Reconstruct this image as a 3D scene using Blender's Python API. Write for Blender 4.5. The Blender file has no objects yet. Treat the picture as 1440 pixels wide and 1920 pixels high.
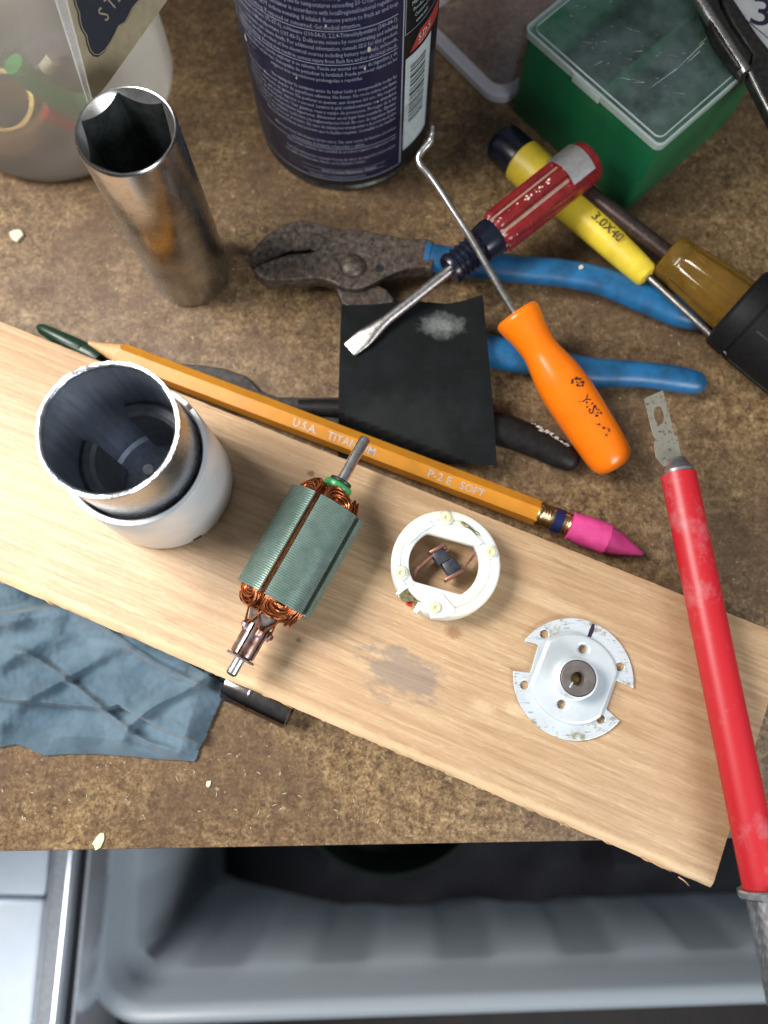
import bpy, bmesh, math, random
from mathutils import Vector, Matrix, noise
R = math.radians
MM = 0.001
random.seed(7)
S = bpy.context.scene
COL = S.collection

# ------------------------------------------------------------------ camera
FPX, CAMH, TILT = 1500.0, 250.0, R(12.4)          # focal length in photo pixels, height over the bench in mm
cd = bpy.data.cameras.new('camera'); cam = bpy.data.objects.new('camera', cd); COL.objects.link(cam)
cd.sensor_fit = 'VERTICAL'; cd.sensor_height = 36; cd.lens = FPX / 1920 * 36
cd.clip_start = 0.005; cd.clip_end = 20
cam.location = (0, 0, CAMH * MM); cam.rotation_euler = (TILT, 0, 0)
cd.dof.use_dof = True; cd.dof.focus_distance = 0.225; cd.dof.aperture_fstop = 6.8
S.camera = cam

# ------------------------------------------------------------------ light
wd = bpy.data.worlds.new('World'); S.world = wd; wd.use_nodes = True
wn = wd.node_tree; wn.nodes.clear()
wo = wn.nodes.new('ShaderNodeOutputWorld'); wb = wn.nodes.new('ShaderNodeBackground')
wtc = wn.nodes.new('ShaderNodeTexCoord'); wsx = wn.nodes.new('ShaderNodeSeparateXYZ')
wmr = wn.nodes.new('ShaderNodeMapRange'); wmix = wn.nodes.new('ShaderNodeMix'); wmix.data_type = 'RGBA'
wmr.inputs['From Min'].default_value = 0.0; wmr.inputs['From Max'].default_value = 1.0
wmix.inputs[6].default_value = (0.045, 0.040, 0.037, 1); wmix.inputs[7].default_value = (1.0, 1.05, 1.12, 1)
wn.links.new(wtc.outputs['Generated'], wsx.inputs[0]); wn.links.new(wsx.outputs['Z'], wmr.inputs['Value'])
wn.links.new(wmr.outputs[0], wmix.inputs[0]); wn.links.new(wmix.outputs[2], wb.inputs['Color'])
wb.inputs['Strength'].default_value = 0.23
wn.links.new(wb.outputs[0], wo.inputs[0])

def area(name, loc, target, sx, sy, power, col, spread=180):
    l = bpy.data.lights.new(name, 'AREA'); l.shape = 'RECTANGLE'; l.size = sx * MM; l.size_y = sy * MM
    l.energy = power; l.color = col; l.spread = R(spread)
    o = bpy.data.objects.new(name, l); COL.objects.link(o)
    o.location = Vector(loc) * MM
    o.rotation_euler = (Vector(target) - Vector(loc)).to_track_quat('-Z', 'Y').to_euler()
    return o
# soft window light from the left and behind, and the cooler daylight that comes in low over the photographer's side
area('window_light', (-330, 130, 400), (-95, 10, 0), 230, 210, 1.30, (1.0, 0.965, 0.92), 84)
area('room_daylight', (300, -350, 320), (-20, -20, 0), 300, 200, 2.9, (0.93, 0.965, 1.0))

S.render.engine = 'CYCLES'
S.cycles.use_denoising = True
S.cycles.max_bounces = 10; S.cycles.transparent_max_bounces = 16
S.cycles.sample_clamp_indirect = 4.0
S.view_settings.view_transform = 'Standard'; S.view_settings.look = 'None'
S.view_settings.exposure = 0.0; S.view_settings.gamma = 1.0; S.view_settings.use_curve_mapping = False

# ------------------------------------------------------------------ photo pixel -> point of the bench (mm)
_c, _s = math.cos(TILT), math.sin(TILT)
def ray(px, py):
    u = (px - 720) / FPX; v = (960 - py) / FPX
    return Vector((u, v * _c + _s, v * _s - _c))
def W(px, py, z=0.0):
    d = ray(px, py); return Vector((0, 0, CAMH)) + d * ((z - CAMH) / d.z)
def on_plane(px, py, p0, n):
    d = ray(px, py); o = Vector((0, 0, CAMH)); return o + d * ((Vector(p0) - o).dot(n) / d.dot(n))
def on_cyl(px, py, cx, cy, rad):
    d = ray(px, py)
    a = d.x ** 2 + d.y ** 2; b = -2 * (d.x * cx + d.y * cy); e = cx * cx + cy * cy - rad * rad
    D = max(0.0, b * b - 4 * a * e); t = (-b - math.sqrt(D)) / (2 * a)
    return math.atan2(d.y * t - cy, d.x * t - cx), CAMH + d.z * t

# ------------------------------------------------------------------ geometry helpers, all in mm; G = (verts, faces)
def join(*gs):
    v, f = [], []
    for g in gs:
        o = len(v); v += list(g[0]); f += [tuple(i + o for i in q) for q in g[1]]
    return v, f
def xf(g, m): return [m @ Vector(p) for p in g[0]], g[1]
def mv(g, x=0, y=0, z=0): return [Vector(p) + Vector((x, y, z)) for p in g[0]], g[1]
def loft(rings, cap0=True, cap1=True, closed=True):
    n = len(rings[0]); v = [Vector(p) for r in rings for p in r]; f = []
    for i in range(len(rings) - 1):
        for j in range(n if closed else n - 1):
            k = (j + 1) % n
            f.append((i * n + j, i * n + k, (i + 1) * n + k, (i + 1) * n + j))
    if cap0: f.append(tuple(range(n - 1, -1, -1)))
    if cap1: f.append(tuple((len(rings) - 1) * n + j for j in range(n)))
    return v, f
def lathe(prof, n=40, axis='x', a0=0.0, a1=None, cap=True, cap1=None):
    full = a1 is None; m = n if full else n + 1; rings = []
    for a, r in prof:
        ring = []
        for j in range(m):
            t = (2 * math.pi * j / n) if full else a0 + (a1 - a0) * j / n
            ring.append((a, r * math.cos(t), r * math.sin(t)) if axis == 'x' else (r * math.cos(t), r * math.sin(t), a))
        rings.append(ring)
    return loft(rings, cap and full, (cap if cap1 is None else cap1) and full, full)
def closed_arc(prof, n, a0, a1):
    """closed profile [(r,z)] swept from a0 to a1 round z, ends capped"""
    rings = []
    for j in range(n + 1):
        t = a0 + (a1 - a0) * j / n
        rings.append([(r * math.cos(t), r * math.sin(t), z) for r, z in prof])
    return loft(rings)
def tube(pts, rad, n=12, sq=None, up=Vector((0, 0, 1))):
    pts = [Vector(p) for p in pts]; rings = []; m = len(pts)
    rad = rad if isinstance(rad, (list, tuple)) else [rad] * m
    prev = None
    for i, p in enumerate(pts):
        t = (pts[min(i + 1, m - 1)] - pts[max(i - 1, 0)]).normalized()
        if prev is None: a = up.cross(t)
        else: a = prev - t * prev.dot(t)
        if a.length < 1e-6: a = Vector((1, 0, 0)).cross(t)
        a.normalize(); prev = a; b = t.cross(a)
        w, h = (1, 1) if sq is None else sq
        rings.append([p + a * (rad[i] * w * math.cos(2 * math.pi * j / n)) + b * (rad[i] * h * math.sin(2 * math.pi * j / n)) for j in range(n)])
    return loft(rings)
def spline(pts, k=8):
    pts = [Vector(p) for p in pts]; out = []
    for i in range(len(pts) - 1):
        p0, p1, p2, p3 = pts[max(i - 1, 0)], pts[i], pts[i + 1], pts[min(i + 2, len(pts) - 1)]
        for j in range(k):
            t = j / k
            out.append(0.5 * ((2 * p1) + (p2 - p0) * t + (2 * p0 - 5 * p1 + 4 * p2 - p3) * t * t + (3 * p1 - p0 - 3 * p2 + p3) * t ** 3))
    out.append(pts[-1]); return out
def box(x0, x1, y0, y1, z0, z1, bev=0.0, seg=2):
    bm = bmesh.new(); bmesh.ops.create_cube(bm, size=1)
    for v in bm.verts: v.co = Vector(((x0 + x1) / 2 + v.co.x * (x1 - x0), (y0 + y1) / 2 + v.co.y * (y1 - y0), (z0 + z1) / 2 + v.co.z * (z1 - z0)))
    if bev: bmesh.ops.bevel(bm, geom=list(bm.edges), offset=bev, segments=seg, profile=0.5, affect='EDGES')
    bm.verts.index_update(); g = ([v.co.copy() for v in bm.verts], [tuple(v.index for v in f.verts) for f in bm.faces]); bm.free(); return g
def from_curve(cu):
    o = bpy.data.objects.new('temporary', cu); COL.objects.link(o)
    dg = bpy.context.evaluated_depsgraph_get(); me = bpy.data.meshes.new_from_object(o.evaluated_get(dg))
    g = ([v.co.copy() for v in me.vertices], [tuple(p.vertices) for p in me.polygons])
    bpy.data.objects.remove(o); bpy.data.meshes.remove(me); bpy.data.curves.remove(cu); return g
def shape2d(outlines, z0, z1, bev=0.0, res=2):
    """flat plate with holes: first outline and any holes, bevelled edges"""
    cu = bpy.data.curves.new('temporary', 'CURVE'); cu.dimensions = '2D'; cu.fill_mode = 'BOTH'
    cu.extrude = max((z1 - z0) / 2 - bev, 1e-4); cu.bevel_depth = bev; cu.bevel_resolution = res; cu.offset = -bev
    for ol in outlines:
        sp = cu.splines.new('POLY'); sp.points.add(len(ol) - 1); sp.use_cyclic_u = True
        for i, p in enumerate(ol): sp.points[i].co = (p[0], p[1], 0, 1)
    return mv(from_curve(cu), z=(z0 + z1) / 2)
def text(s, size, xs=1.0, res=2, bold=0.0):
    cu = bpy.data.curves.new('temporary', 'FONT'); cu.body = s; cu.size = size; cu.resolution_u = res; cu.fill_mode = 'FRONT'; cu.offset = bold
    g = from_curve(cu); return [Vector((p.x * xs, p.y, 0)) for p in g[0]], g[1]
def circ(cx, cy, r, n=24, ph=0.0): return [(cx + r * math.cos(ph + 2 * math.pi * i / n), cy + r * math.sin(ph + 2 * math.pi * i / n)) for i in range(n)]
def rrect(x0, x1, y0, y1, r, n=6):
    out = []
    for cx, cy, a in ((x1 - r, y1 - r, 0), (x0 + r, y1 - r, 90), (x0 + r, y0 + r, 180), (x1 - r, y0 + r, 270)):
        for i in range(n + 1): t = R(a + 90 * i / n); out.append((cx + r * math.cos(t), cy + r * math.sin(t)))
    return out
def smooth_closed(pts, k=6):
    n = len(pts); P = [Vector((p[0], p[1], 0)) for p in pts]; out = []
    for i in range(n):
        p0, p1, p2, p3 = P[i - 1], P[i], P[(i + 1) % n], P[(i + 2) % n]
        for j in range(k):
            t = j / k; q = 0.5 * ((2 * p1) + (p2 - p0) * t + (2 * p0 - 5 * p1 + 4 * p2 - p3) * t * t + (3 * p1 - p0 - 3 * p2 + p3) * t ** 3)
            out.append((q.x, q.y))
    return out
def pn(x, y=0, z=0, sc=1.0): return noise.noise(Vector((x * sc, y * sc, z * sc)))
def lerp(a, b, t): return a + (b - a) * t
def poly_at(pts, t):
    f = t * (len(pts) - 1); i = min(int(f), len(pts) - 2); return Vector(pts[i]).lerp(Vector(pts[i + 1]), f - i)

# ------------------------------------------------------------------ objects
def obj(name, g, mat, parent=None, smooth=38, flip=False):
    me = bpy.data.meshes.new(name)
    me.from_pydata([Vector(p) * MM for p in g[0]], [], [tuple(reversed(q)) for q in g[1]] if flip else g[1])
    bm = bmesh.new(); bm.from_mesh(me); bmesh.ops.recalc_face_normals(bm, faces=list(bm.faces)); bm.to_mesh(me); bm.free()
    me.materials.append(mat)
    if smooth:
        for p in me.polygons: p.use_smooth = True
        me.set_sharp_from_angle(angle=R(smooth))
    o = bpy.data.objects.new(name, me); COL.objects.link(o)
    if parent is not None: o.parent = parent
    return o
def tag(o, label=None, cat=None, group=None, kind=None):
    if label: o['label'] = label
    if cat: o['category'] = cat
    if group: o['group'] = group
    if kind: o['kind'] = kind
    return o
def thing(name, label, cat, m=None, group=None):
    o = bpy.data.objects.new(name, None); COL.objects.link(o); o.empty_display_size = 0.01
    if m is not None:
        m = m if isinstance(m, Matrix) else Matrix.Translation(Vector(m))
        mm = m.copy(); mm.translation = m.translation * MM; o.matrix_world = mm
    return tag(o, label, cat, group)
def frame(a, b, roll=0.0):
    a, b = Vector(a), Vector(b); x = (b - a).normalized(); y = Vector((0, 0, 1)).cross(x).normalized(); z = x.cross(y)
    m = Matrix((x, y, z)).transposed().to_4x4(); m.translation = a
    return m @ Matrix.Rotation(roll, 4, 'X')
def spot(px, py, z, rz=0.0): return Matrix.Translation(W(px, py, z)) @ Matrix.Rotation(rz, 4, 'Z')

# ------------------------------------------------------------------ materials
class NT:
    def __init__(s, name):
        s.m = bpy.data.materials.new(name); s.m.use_nodes = True; s.t = s.m.node_tree
        s.b = s.t.nodes['Principled BSDF']; s.out = s.t.nodes['Material Output']
        s.tc = s.t.nodes.new('ShaderNodeTexCoord').outputs['Object']
    def n(s, k): return s.t.nodes.new(k)
    def l(s, a, b): s.t.links.new(a, b)
    def co(s, sx=1, sy=1, sz=1, off=(0, 0, 0)):
        m = s.n('ShaderNodeMapping'); s.l(s.tc, m.inputs[0]); m.inputs['Scale'].default_value = (1000 * sx, 1000 * sy, 1000 * sz); m.inputs['Location'].default_value = off; return m.outputs[0]
    def noise(s, sc, detail=4, rough=0.55, co=None, dist=0.0):
        t = s.n('ShaderNodeTexNoise'); s.l(co or s.co(), t.inputs['Vector']); t.inputs['Scale'].default_value = sc
        t.inputs['Detail'].default_value = detail; t.inputs['Roughness'].default_value = rough; t.inputs['Distortion'].default_value = dist; return t.outputs['Fac']
    def vor(s, sc, co=None, out='Distance', feat='F1'):
        t = s.n('ShaderNodeTexVoronoi'); t.feature = feat; s.l(co or s.co(), t.inputs['Vector']); t.inputs['Scale'].default_value = sc; return t.outputs[out]
    def ramp(s, f, stops):
        r = s.n('ShaderNodeValToRGB'); s.l(f, r.inputs[0]); e = r.color_ramp.elements
        while len(e) < len(stops): e.new(0.5)
        for i, (p, c) in enumerate(stops): e[i].position = p; e[i].color = (c, c, c, 1) if isinstance(c, (int, float)) else (*c, 1)
        return r.outputs[0]
    def mix(s, f, a, b, mode='MIX'):
        m = s.n('ShaderNodeMix'); m.data_type = 'RGBA'; m.blend_type = mode
        for i, v in ((0, f), (6, a), (7, b)):
            if hasattr(v, 'node'): s.l(v, m.inputs[i])
            elif i == 0: m.inputs[0].default_value = v
            else: m.inputs[i].default_value = (*v, 1)
        return m.outputs[2]
    def math(s, op, a, b=0.0, c=0.0):
        m = s.n('ShaderNodeMath'); m.operation = op
        for i, v in enumerate((a, b, c)):
            if hasattr(v, 'node'): s.l(v, m.inputs[i])
            else: m.inputs[i].default_value = v
        return m.outputs[0]
    def bump(s, h, strength=0.3, dist=0.1):
        b = s.n('ShaderNodeBump'); s.l(h, b.inputs['Height']); b.inputs['Strength'].default_value = strength; b.inputs['Distance'].default_value = dist * MM
        s.l(b.outputs[0], s.b.inputs['Normal']); return b
    def color(s, c): s.l(c, s.b.inputs['Base Color']) if hasattr(c, 'node') else setattr(s.b.inputs['Base Color'], 'default_value', (*c, 1))
    def set(s, **k):
        for a, v in k.items():
            i = s.b.inputs[a.replace('_', ' ')]
            if hasattr(v, 'node'): s.l(v, i)
            else: i.default_value = v
        return s
def mat(name, col, rough=0.5, metal=0.0, var=None, vs=0.6, lo=0.4, hi=0.65, rvar=0.0, bs=None, bst=0.3, bd=0.05, **k):
    """plain surface with blotches of a second colour, uneven gloss and fine relief"""
    t = NT(name)
    f = t.noise(vs, 5, 0.6)
    t.color(t.mix(t.ramp(f, [(lo, 0.0), (hi, 1.0)]), col, var if var else tuple(c * 0.82 for c in col)))
    if rvar:
        t.l(t.math('MULTIPLY_ADD', t.noise(vs * 2.3, 4), rvar * 2, rough - rvar), t.b.inputs['Roughness'])
    else: t.set(Roughness=rough)
    t.set(Metallic=metal)
    if bs: t.bump(t.noise(bs, 4), bst, bd)
    for a, v in k.items(): t.set(**{a: v})
    return t.m
def clear(name, col, alpha, rough=0.1, tint=(1, 1, 1), haze=None):
    """thin clear or milky plastic: part of the light passes straight on, the rest is scattered or mirrored"""
    t = NT(name); t.b.inputs['Base Color'].default_value = (*col, 1); t.set(Roughness=rough)
    tr = t.n('ShaderNodeBsdfTransparent'); tr.inputs[0].default_value = (*tint, 1)
    mx = t.n('ShaderNodeMixShader'); t.l(tr.outputs[0], mx.inputs[1]); t.l(t.b.outputs[0], mx.inputs[2])
    if haze: t.l(t.math('MULTIPLY_ADD', t.ramp(t.noise(haze, 5, 0.65), [(0.35, 0.0), (0.75, 1.0)]), 0.18, alpha), mx.inputs[0])
    else: mx.inputs[0].default_value = alpha
    t.l(mx.outputs[0], t.out.inputs[0]); return t

M = {}
# laminate bench top: mottled brown stone print, worn and dirty
t = NT('laminate')
fine = t.math('ADD', t.math('MULTIPLY', t.noise(0.36, 6, 0.72, dist=0.4), 0.55), t.math('MULTIPLY', t.noise(0.95, 4, 0.7, dist=0.3), 0.45)); mid = t.noise(0.11, 5, 0.6); big = t.noise(0.018, 5, 0.6)
c1 = t.ramp(fine, [(0.35, (0.026, 0.016, 0.009)), (0.44, (0.135, 0.082, 0.039)), (0.52, (0.24, 0.156, 0.075)), (0.62, (0.41, 0.305, 0.165))])
c2 = t.mix(t.ramp(mid, [(0.38, 0.0), (0.62, 1.0)]), c1, (0.15, 0.085, 0.046), 'MULTIPLY')
c3 = t.mix(0.42, c1, c2)
blot = t.ramp(t.noise(0.30, 4, 0.7), [(0.585, 0.0), (0.66, 0.85)])
c4 = t.mix(blot, c3, (0.045, 0.027, 0.017))
grime = t.ramp(big, [(0.40, 0.0), (0.60, 1.0)])
c5 = t.mix(t.math('MULTIPLY', grime, 0.68), c4, (0.080, 0.047, 0.029))
scr = t.ramp(t.noise(1.6, 3, 0.5, co=t.co(0.05, 1, 1, (4, 2, 0))), [(0.66, 0.0), (0.74, 0.4)])
c5 = t.mix(scr, c5, (0.26, 0.18, 0.10))
spk = t.ramp(t.vor(0.22, co=t.co(off=(3, 8, 0))), [(0.035, 1.0), (0.06, 0.0)])
c5 = t.mix(t.math('MULTIPLY', spk, 0.85), c5, (0.03, 0.018, 0.012))
ch = t.ramp(t.noise(0.5, 3, 0.5, co=t.co(off=(31, 7, 3))), [(0.70, 0.0), (0.735, 1.0)])
t.color(t.mix(t.math('MULTIPLY', ch, 0.5), c5, (0.42, 0.34, 0.24)))
t.l(t.math('MULTIPLY_ADD', mid, 0.3, 0.36), t.b.inputs['Roughness']); t.set(Specular_IOR_Level=0.28); t.bump(fine, 0.25, 0.12); M['laminate'] = t.m

M['laminate_edge'] = mat('laminate_core', (0.10, 0.065, 0.04), 0.7, var=(0.05, 0.03, 0.02), vs=1.2)
M['chip'] = mat('dried_paint', (0.62, 0.57, 0.44), 0.6, bs=1.5)
M['chip_green'] = mat('dried_petal', (0.66, 0.66, 0.45), 0.5, var=(0.36, 0.46, 0.22), vs=0.35)
M['floor'] = mat('dark_floor', (0.035, 0.030, 0.032), 0.6, var=(0.05, 0.035, 0.03), vs=0.05)
M['chrome'] = mat('chrome', (0.82, 0.81, 0.79), 0.30, 1.0, var=(0.50, 0.48, 0.46), vs=0.12, rvar=0.05, bs=0.5, bst=0.04)
M['chrome_worn'] = mat('worn_chrome', (0.56, 0.555, 0.545), 0.27, 1.0, var=(0.36, 0.355, 0.345), vs=0.10, lo=0.35, hi=0.7, rvar=0.08, bs=0.8, bst=0.05)
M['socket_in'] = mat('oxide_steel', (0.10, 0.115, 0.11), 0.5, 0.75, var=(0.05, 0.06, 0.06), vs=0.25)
M['chrome_dark'] = mat('smoked_chrome', (0.30, 0.27, 0.26), 0.18, 1.0, var=(0.2, 0.17, 0.17), vs=0.2)
M['steel'] = mat('bright_steel', (0.74, 0.73, 0.71), 0.29, 1.0, var=(0.5, 0.49, 0.47), vs=0.5, rvar=0.06)
M['steel_satin'] = mat('satin_steel', (0.66, 0.65, 0.63), 0.36, 0.85, var=(0.52, 0.51, 0.5), vs=0.4)
M['steel_dull'] = mat('dull_steel', (0.50, 0.49, 0.47), 0.38, 1.0, var=(0.30, 0.28, 0.26), vs=0.8, rvar=0.1, bs=2.0, bst=0.15)
t = NT('rusty_steel')
c = t.ramp(t.noise(0.55, 6, 0.7), [(0.34, (0.022, 0.017, 0.014)), (0.52, (0.10, 0.080, 0.066)), (0.72, (0.22, 0.185, 0.16))])
t.color(t.mix(t.ramp(t.noise(0.2, 4, 0.6), [(0.5, 0.0), (0.72, 0.65)]), c, (0.12, 0.06, 0.035))); t.set(Metallic=0.55, Roughness=0.52); t.bump(t.noise(1.8, 5, 0.7), 0.18, 0.06); M['rusty'] = t.m
M['black_steel'] = mat('blackened_steel', (0.032, 0.031, 0.031), 0.42, 0.6, var=(0.06, 0.055, 0.05), vs=0.6, bs=1.5, Specular_IOR_Level=0.22)
M['shaft_dark'] = mat('bronzed_shaft', (0.085, 0.062, 0.055), 0.34, 0.8, var=(0.20, 0.16, 0.15), vs=0.9, lo=0.55, hi=0.75)
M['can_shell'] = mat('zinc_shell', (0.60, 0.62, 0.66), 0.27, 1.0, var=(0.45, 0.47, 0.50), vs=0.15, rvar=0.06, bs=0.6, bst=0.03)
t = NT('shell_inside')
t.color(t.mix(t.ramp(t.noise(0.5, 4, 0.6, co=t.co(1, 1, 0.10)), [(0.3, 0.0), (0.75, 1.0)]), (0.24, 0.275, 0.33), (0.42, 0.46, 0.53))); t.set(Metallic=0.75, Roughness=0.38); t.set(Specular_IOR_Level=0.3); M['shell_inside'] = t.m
M['torn_rim'] = mat('torn_bright_edge', (0.66, 0.69, 0.74), 0.26, 1.0, var=(0.40, 0.42, 0.46), vs=0.5, bs=1.6, bst=0.5, bd=0.2)
M['bright_pin'] = mat('bright_pin', (0.90, 0.88, 0.84), 0.25, 0.2)  # pale colour standing in for light coming through the housing floor
M['flux'] = mat('satin_plate', (0.80, 0.82, 0.825), 0.38, 0.40, var=(0.72, 0.74, 0.75), vs=0.06, rvar=0.05)
M['magnet'] = mat('ferrite', (0.13, 0.137, 0.15), 0.40, 0.25, var=(0.09, 0.095, 0.105), vs=0.4)
t = NT('green_enamel')
t.color(t.mix(t.ramp(t.noise(0.35, 5, 0.65), [(0.35, 0.0), (0.7, 1.0)]), (0.145, 0.225, 0.19), (0.22, 0.29, 0.26))); t.set(Metallic=0.40, Roughness=0.33); t.bump(t.noise(2.4, 4), 0.25, 0.06); M['lam'] = t.m
M['copper'] = mat('enamelled_copper', (0.50, 0.17, 0.062), 0.27, 0.85, var=(0.28, 0.085, 0.035), vs=0.35, lo=0.4, hi=0.7)
M['copper_dull'] = mat('dull_copper', (0.42, 0.21, 0.15), 0.38, 0.9, var=(0.25, 0.13, 0.10), vs=0.5)
t = NT('burnt_copper')
t.color(t.ramp(t.noise(0.38, 4, 0.6), [(0.30, (0.06, 0.04, 0.05)), (0.45, (0.26, 0.14, 0.10)), (0.58, (0.32, 0.25, 0.26)), (0.75, (0.22, 0.27, 0.29))])); t.set(Metallic=0.9, Roughness=0.30); M['comm'] = t.m
M['green_plastic'] = mat('green_insulator', (0.035, 0.30, 0.085), 0.33, var=(0.02, 0.22, 0.06))
M['black_plastic'] = mat('black_plastic', (0.016, 0.016, 0.018), 0.42, var=(0.03, 0.03, 0.032))
M['fibre'] = mat('fibre_washer', (0.13, 0.085, 0.07), 0.55, var=(0.2, 0.16, 0.15), vs=1.0)
M['core'] = mat('core_insulation', (0.05, 0.04, 0.042), 0.5, var=(0.14, 0.11, 0.10), vs=0.5)
t = NT('nylon')
t.color((0.80, 0.84, 0.77)); t.set(Roughness=0.36, Subsurface_Weight=0.7, Subsurface_Radius=(0.004, 0.004, 0.0032), Subsurface_Scale=1.0)
t.color(t.mix(t.ramp(t.noise(0.09, 4), [(0.45, 0.0), (0.72, 1.0)]), (0.80, 0.85, 0.80), (0.76, 0.75, 0.54))); M['nylon'] = t.m
M['rivet_yellow'] = mat('yellow_rivet', (0.78, 0.70, 0.27), 0.25, var=(0.86, 0.82, 0.58), vs=0.5)
M['brass'] = mat('tarnished_brass', (0.44, 0.40, 0.20), 0.36, 0.9, var=(0.20, 0.18, 0.11), vs=0.9)
M['carbon'] = mat('carbon_brush', (0.020, 0.022, 0.032), 0.40, 0.2, var=(0.05, 0.055, 0.07), vs=0.5, bs=2.0)
M['red_paint'] = mat('red_paint', (0.75, 0.03, 0.015), 0.4)
t = NT('zinc_plate')
sc = t.ramp(t.noise(0.8, 6, 0.75, co=t.co(0.35, 1.6, 1)), [(0.56, 0.0), (0.63, 1.0)])
base = t.mix(t.ramp(t.noise(0.13, 4), [(0.35, 0.0), (0.7, 1.0)]), (0.72, 0.78, 0.815), (0.60, 0.67, 0.715))
rr = t.n('ShaderNodeVectorMath'); rr.operation = 'LENGTH'; t.l(t.tc, rr.inputs[0])
edge = t.ramp(t.math('MULTIPLY', rr.outputs['Value'], 1000 / 20.0), [(0.60, 0.0), (0.74, 1.0)])
c = t.mix(t.math('MULTIPLY', t.math('MULTIPLY', sc, edge), 0.75), base, (0.20, 0.21, 0.22))
ru = t.math('MULTIPLY', t.ramp(t.noise(0.22, 5, 0.7), [(0.55, 0.0), (0.63, 1.0)]), edge)
t.color(t.mix(t.math('MULTIPLY', ru, 0.8), c, (0.32, 0.25, 0.12))); t.set(Metallic=0.40, Roughness=0.36); t.bump(sc, 0.15, 0.05); M['zinc'] = t.m
M['bearing'] = mat('sintered_bronze', (0.15, 0.13, 0.12), 0.48, 0.5, var=(0.21, 0.185, 0.165), vs=0.4, bs=2.0)
M['marker'] = mat('marker_ink', (0.02, 0.012, 0.035), 0.5)
M['pencil'] = mat('pencil_lacquer', (0.54, 0.225, 0.020), 0.34, var=(0.48, 0.19, 0.016), vs=0.15, rvar=0.06)
M['pencil_wood'] = mat('pencil_wood', (0.60, 0.36, 0.18), 0.6, var=(0.50, 0.27, 0.12), vs=0.7, bs=2.0)
M['silver_foil'] = mat('silver_foil_print', (0.42, 0.40, 0.39), 0.35, 0.4, var=(0.62, 0.60, 0.58), vs=1.5)
M['ferrule'] = mat('ferrule_brass', (0.50, 0.38, 0.18), 0.28, 1.0, var=(0.34, 0.25, 0.12), vs=0.8)
M['ferrule_blue'] = mat('ferrule_blue_band', (0.012, 0.018, 0.085), 0.38, 0.2)
M['eraser'] = mat('pink_eraser', (0.62, 0.055, 0.24), 0.62, var=(0.50, 0.040, 0.19), vs=0.25, bs=1.5, bst=0.2)
M['blue_grip'] = mat('blue_vinyl', (0.014, 0.125, 0.29), 0.38, var=(0.010, 0.065, 0.145), vs=0.12, lo=0.42, hi=0.68, rvar=0.08, bs=0.7, bst=0.1)
M['black_grip'] = mat('black_vinyl', (0.006, 0.006, 0.006), 0.46, var=(0.012, 0.011, 0.011), vs=0.5, Specular_IOR_Level=0.22)
M['rubber'] = mat('black_rubber', (0.006, 0.006, 0.007), 0.58, var=(0.010, 0.010, 0.011), vs=1.0, bs=2.5, Specular_IOR_Level=0.22)
M['scuff'] = mat('white_scuff', (0.45, 0.43, 0.38), 0.8, var=(0.2, 0.19, 0.17), vs=1.5)
t = NT('sandpaper')
sx = t.n('ShaderNodeSeparateXYZ'); t.l(t.co(), sx.inputs[0])
wob = t.noise(0.28, 5, 0.6)
def blob(t, sx, cx, cy, rx, ry, wob, k=0.9, lo=0.85, hi=0.6):
    dx = t.math('DIVIDE', t.math('SUBTRACT', sx.outputs[0], cx), rx); dy = t.math('DIVIDE', t.math('SUBTRACT', sx.outputs[1], cy), ry)
    d = t.math('SQRT', t.math('ADD', t.math('MULTIPLY', dx, dx), t.math('MULTIPLY', dy, dy)))
    d = t.math('ADD', d, t.math('MULTIPLY', t.math('SUBTRACT', wob, 0.5), k))
    return t.ramp(d, [(hi, 1.0), (lo, 0.0)])
SANDBLOB = (t, sx, wob)
M['sand'] = t.m
M['navy'] = mat('navy_can', (0.016, 0.018, 0.062), 0.34, 0.25, var=(0.013, 0.015, 0.05), vs=0.1)
M['can_black'] = mat('black_can_band', (0.013, 0.013, 0.015), 0.36, 0.2)
M['can_rim'] = mat('can_rim', (0.10, 0.105, 0.09), 0.35, 0.9, var=(0.04, 0.042, 0.038), vs=0.5)
M['print_grey'] = mat('grey_print', (0.30, 0.33, 0.43), 0.5)
M['print_white'] = mat('pale_print', (0.50, 0.57, 0.58), 0.5)
M['print_red'] = mat('red_print', (0.42, 0.05, 0.035), 0.45)
M['print_black'] = mat('black_print', (0.015, 0.015, 0.018), 0.5)
M['red_plastic'] = mat('red_handle_plastic', (0.27, 0.018, 0.020), 0.28, var=(0.19, 0.012, 0.014), vs=0.3, rvar=0.1, bs=1.0, bst=0.1, Transmission_Weight=0.25)
M['clear_core'] = mat('clear_handle_core', (0.66, 0.46, 0.38), 0.12, var=(0.55, 0.33, 0.22), vs=0.4, Transmission_Weight=0.45)
M['collar_blue'] = mat('navy_plastic', (0.004, 0.006, 0.016), 0.26, var=(0.007, 0.009, 0.02))
M['orange'] = mat('orange_plastic', (0.92, 0.185, 0.004), 0.26, var=(0.86, 0.16, 0.004), vs=0.05, rvar=0.03, Subsurface_Weight=0.12, Subsurface_Scale=0.3)
M['yellow'] = mat('yellow_plastic', (0.74, 0.57, 0.040), 0.42, var=(0.62, 0.46, 0.035), vs=0.15, rvar=0.05)
M['amber'] = mat('amber_plastic', (0.50, 0.29, 0.045), 0.12, var=(0.40, 0.21, 0.03), vs=0.3, Transmission_Weight=0.72)
M['green_box'] = mat('green_polystyrene', (0.010, 0.135, 0.052), 0.36, var=(0.008, 0.10, 0.04), vs=0.05, rvar=0.05)
tl = clear('scratched_lid', (0.36, 0.47, 0.46), 0.065, 0.16, (0.80, 0.90, 0.87), 0.10); M['lid'] = tl.m
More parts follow.
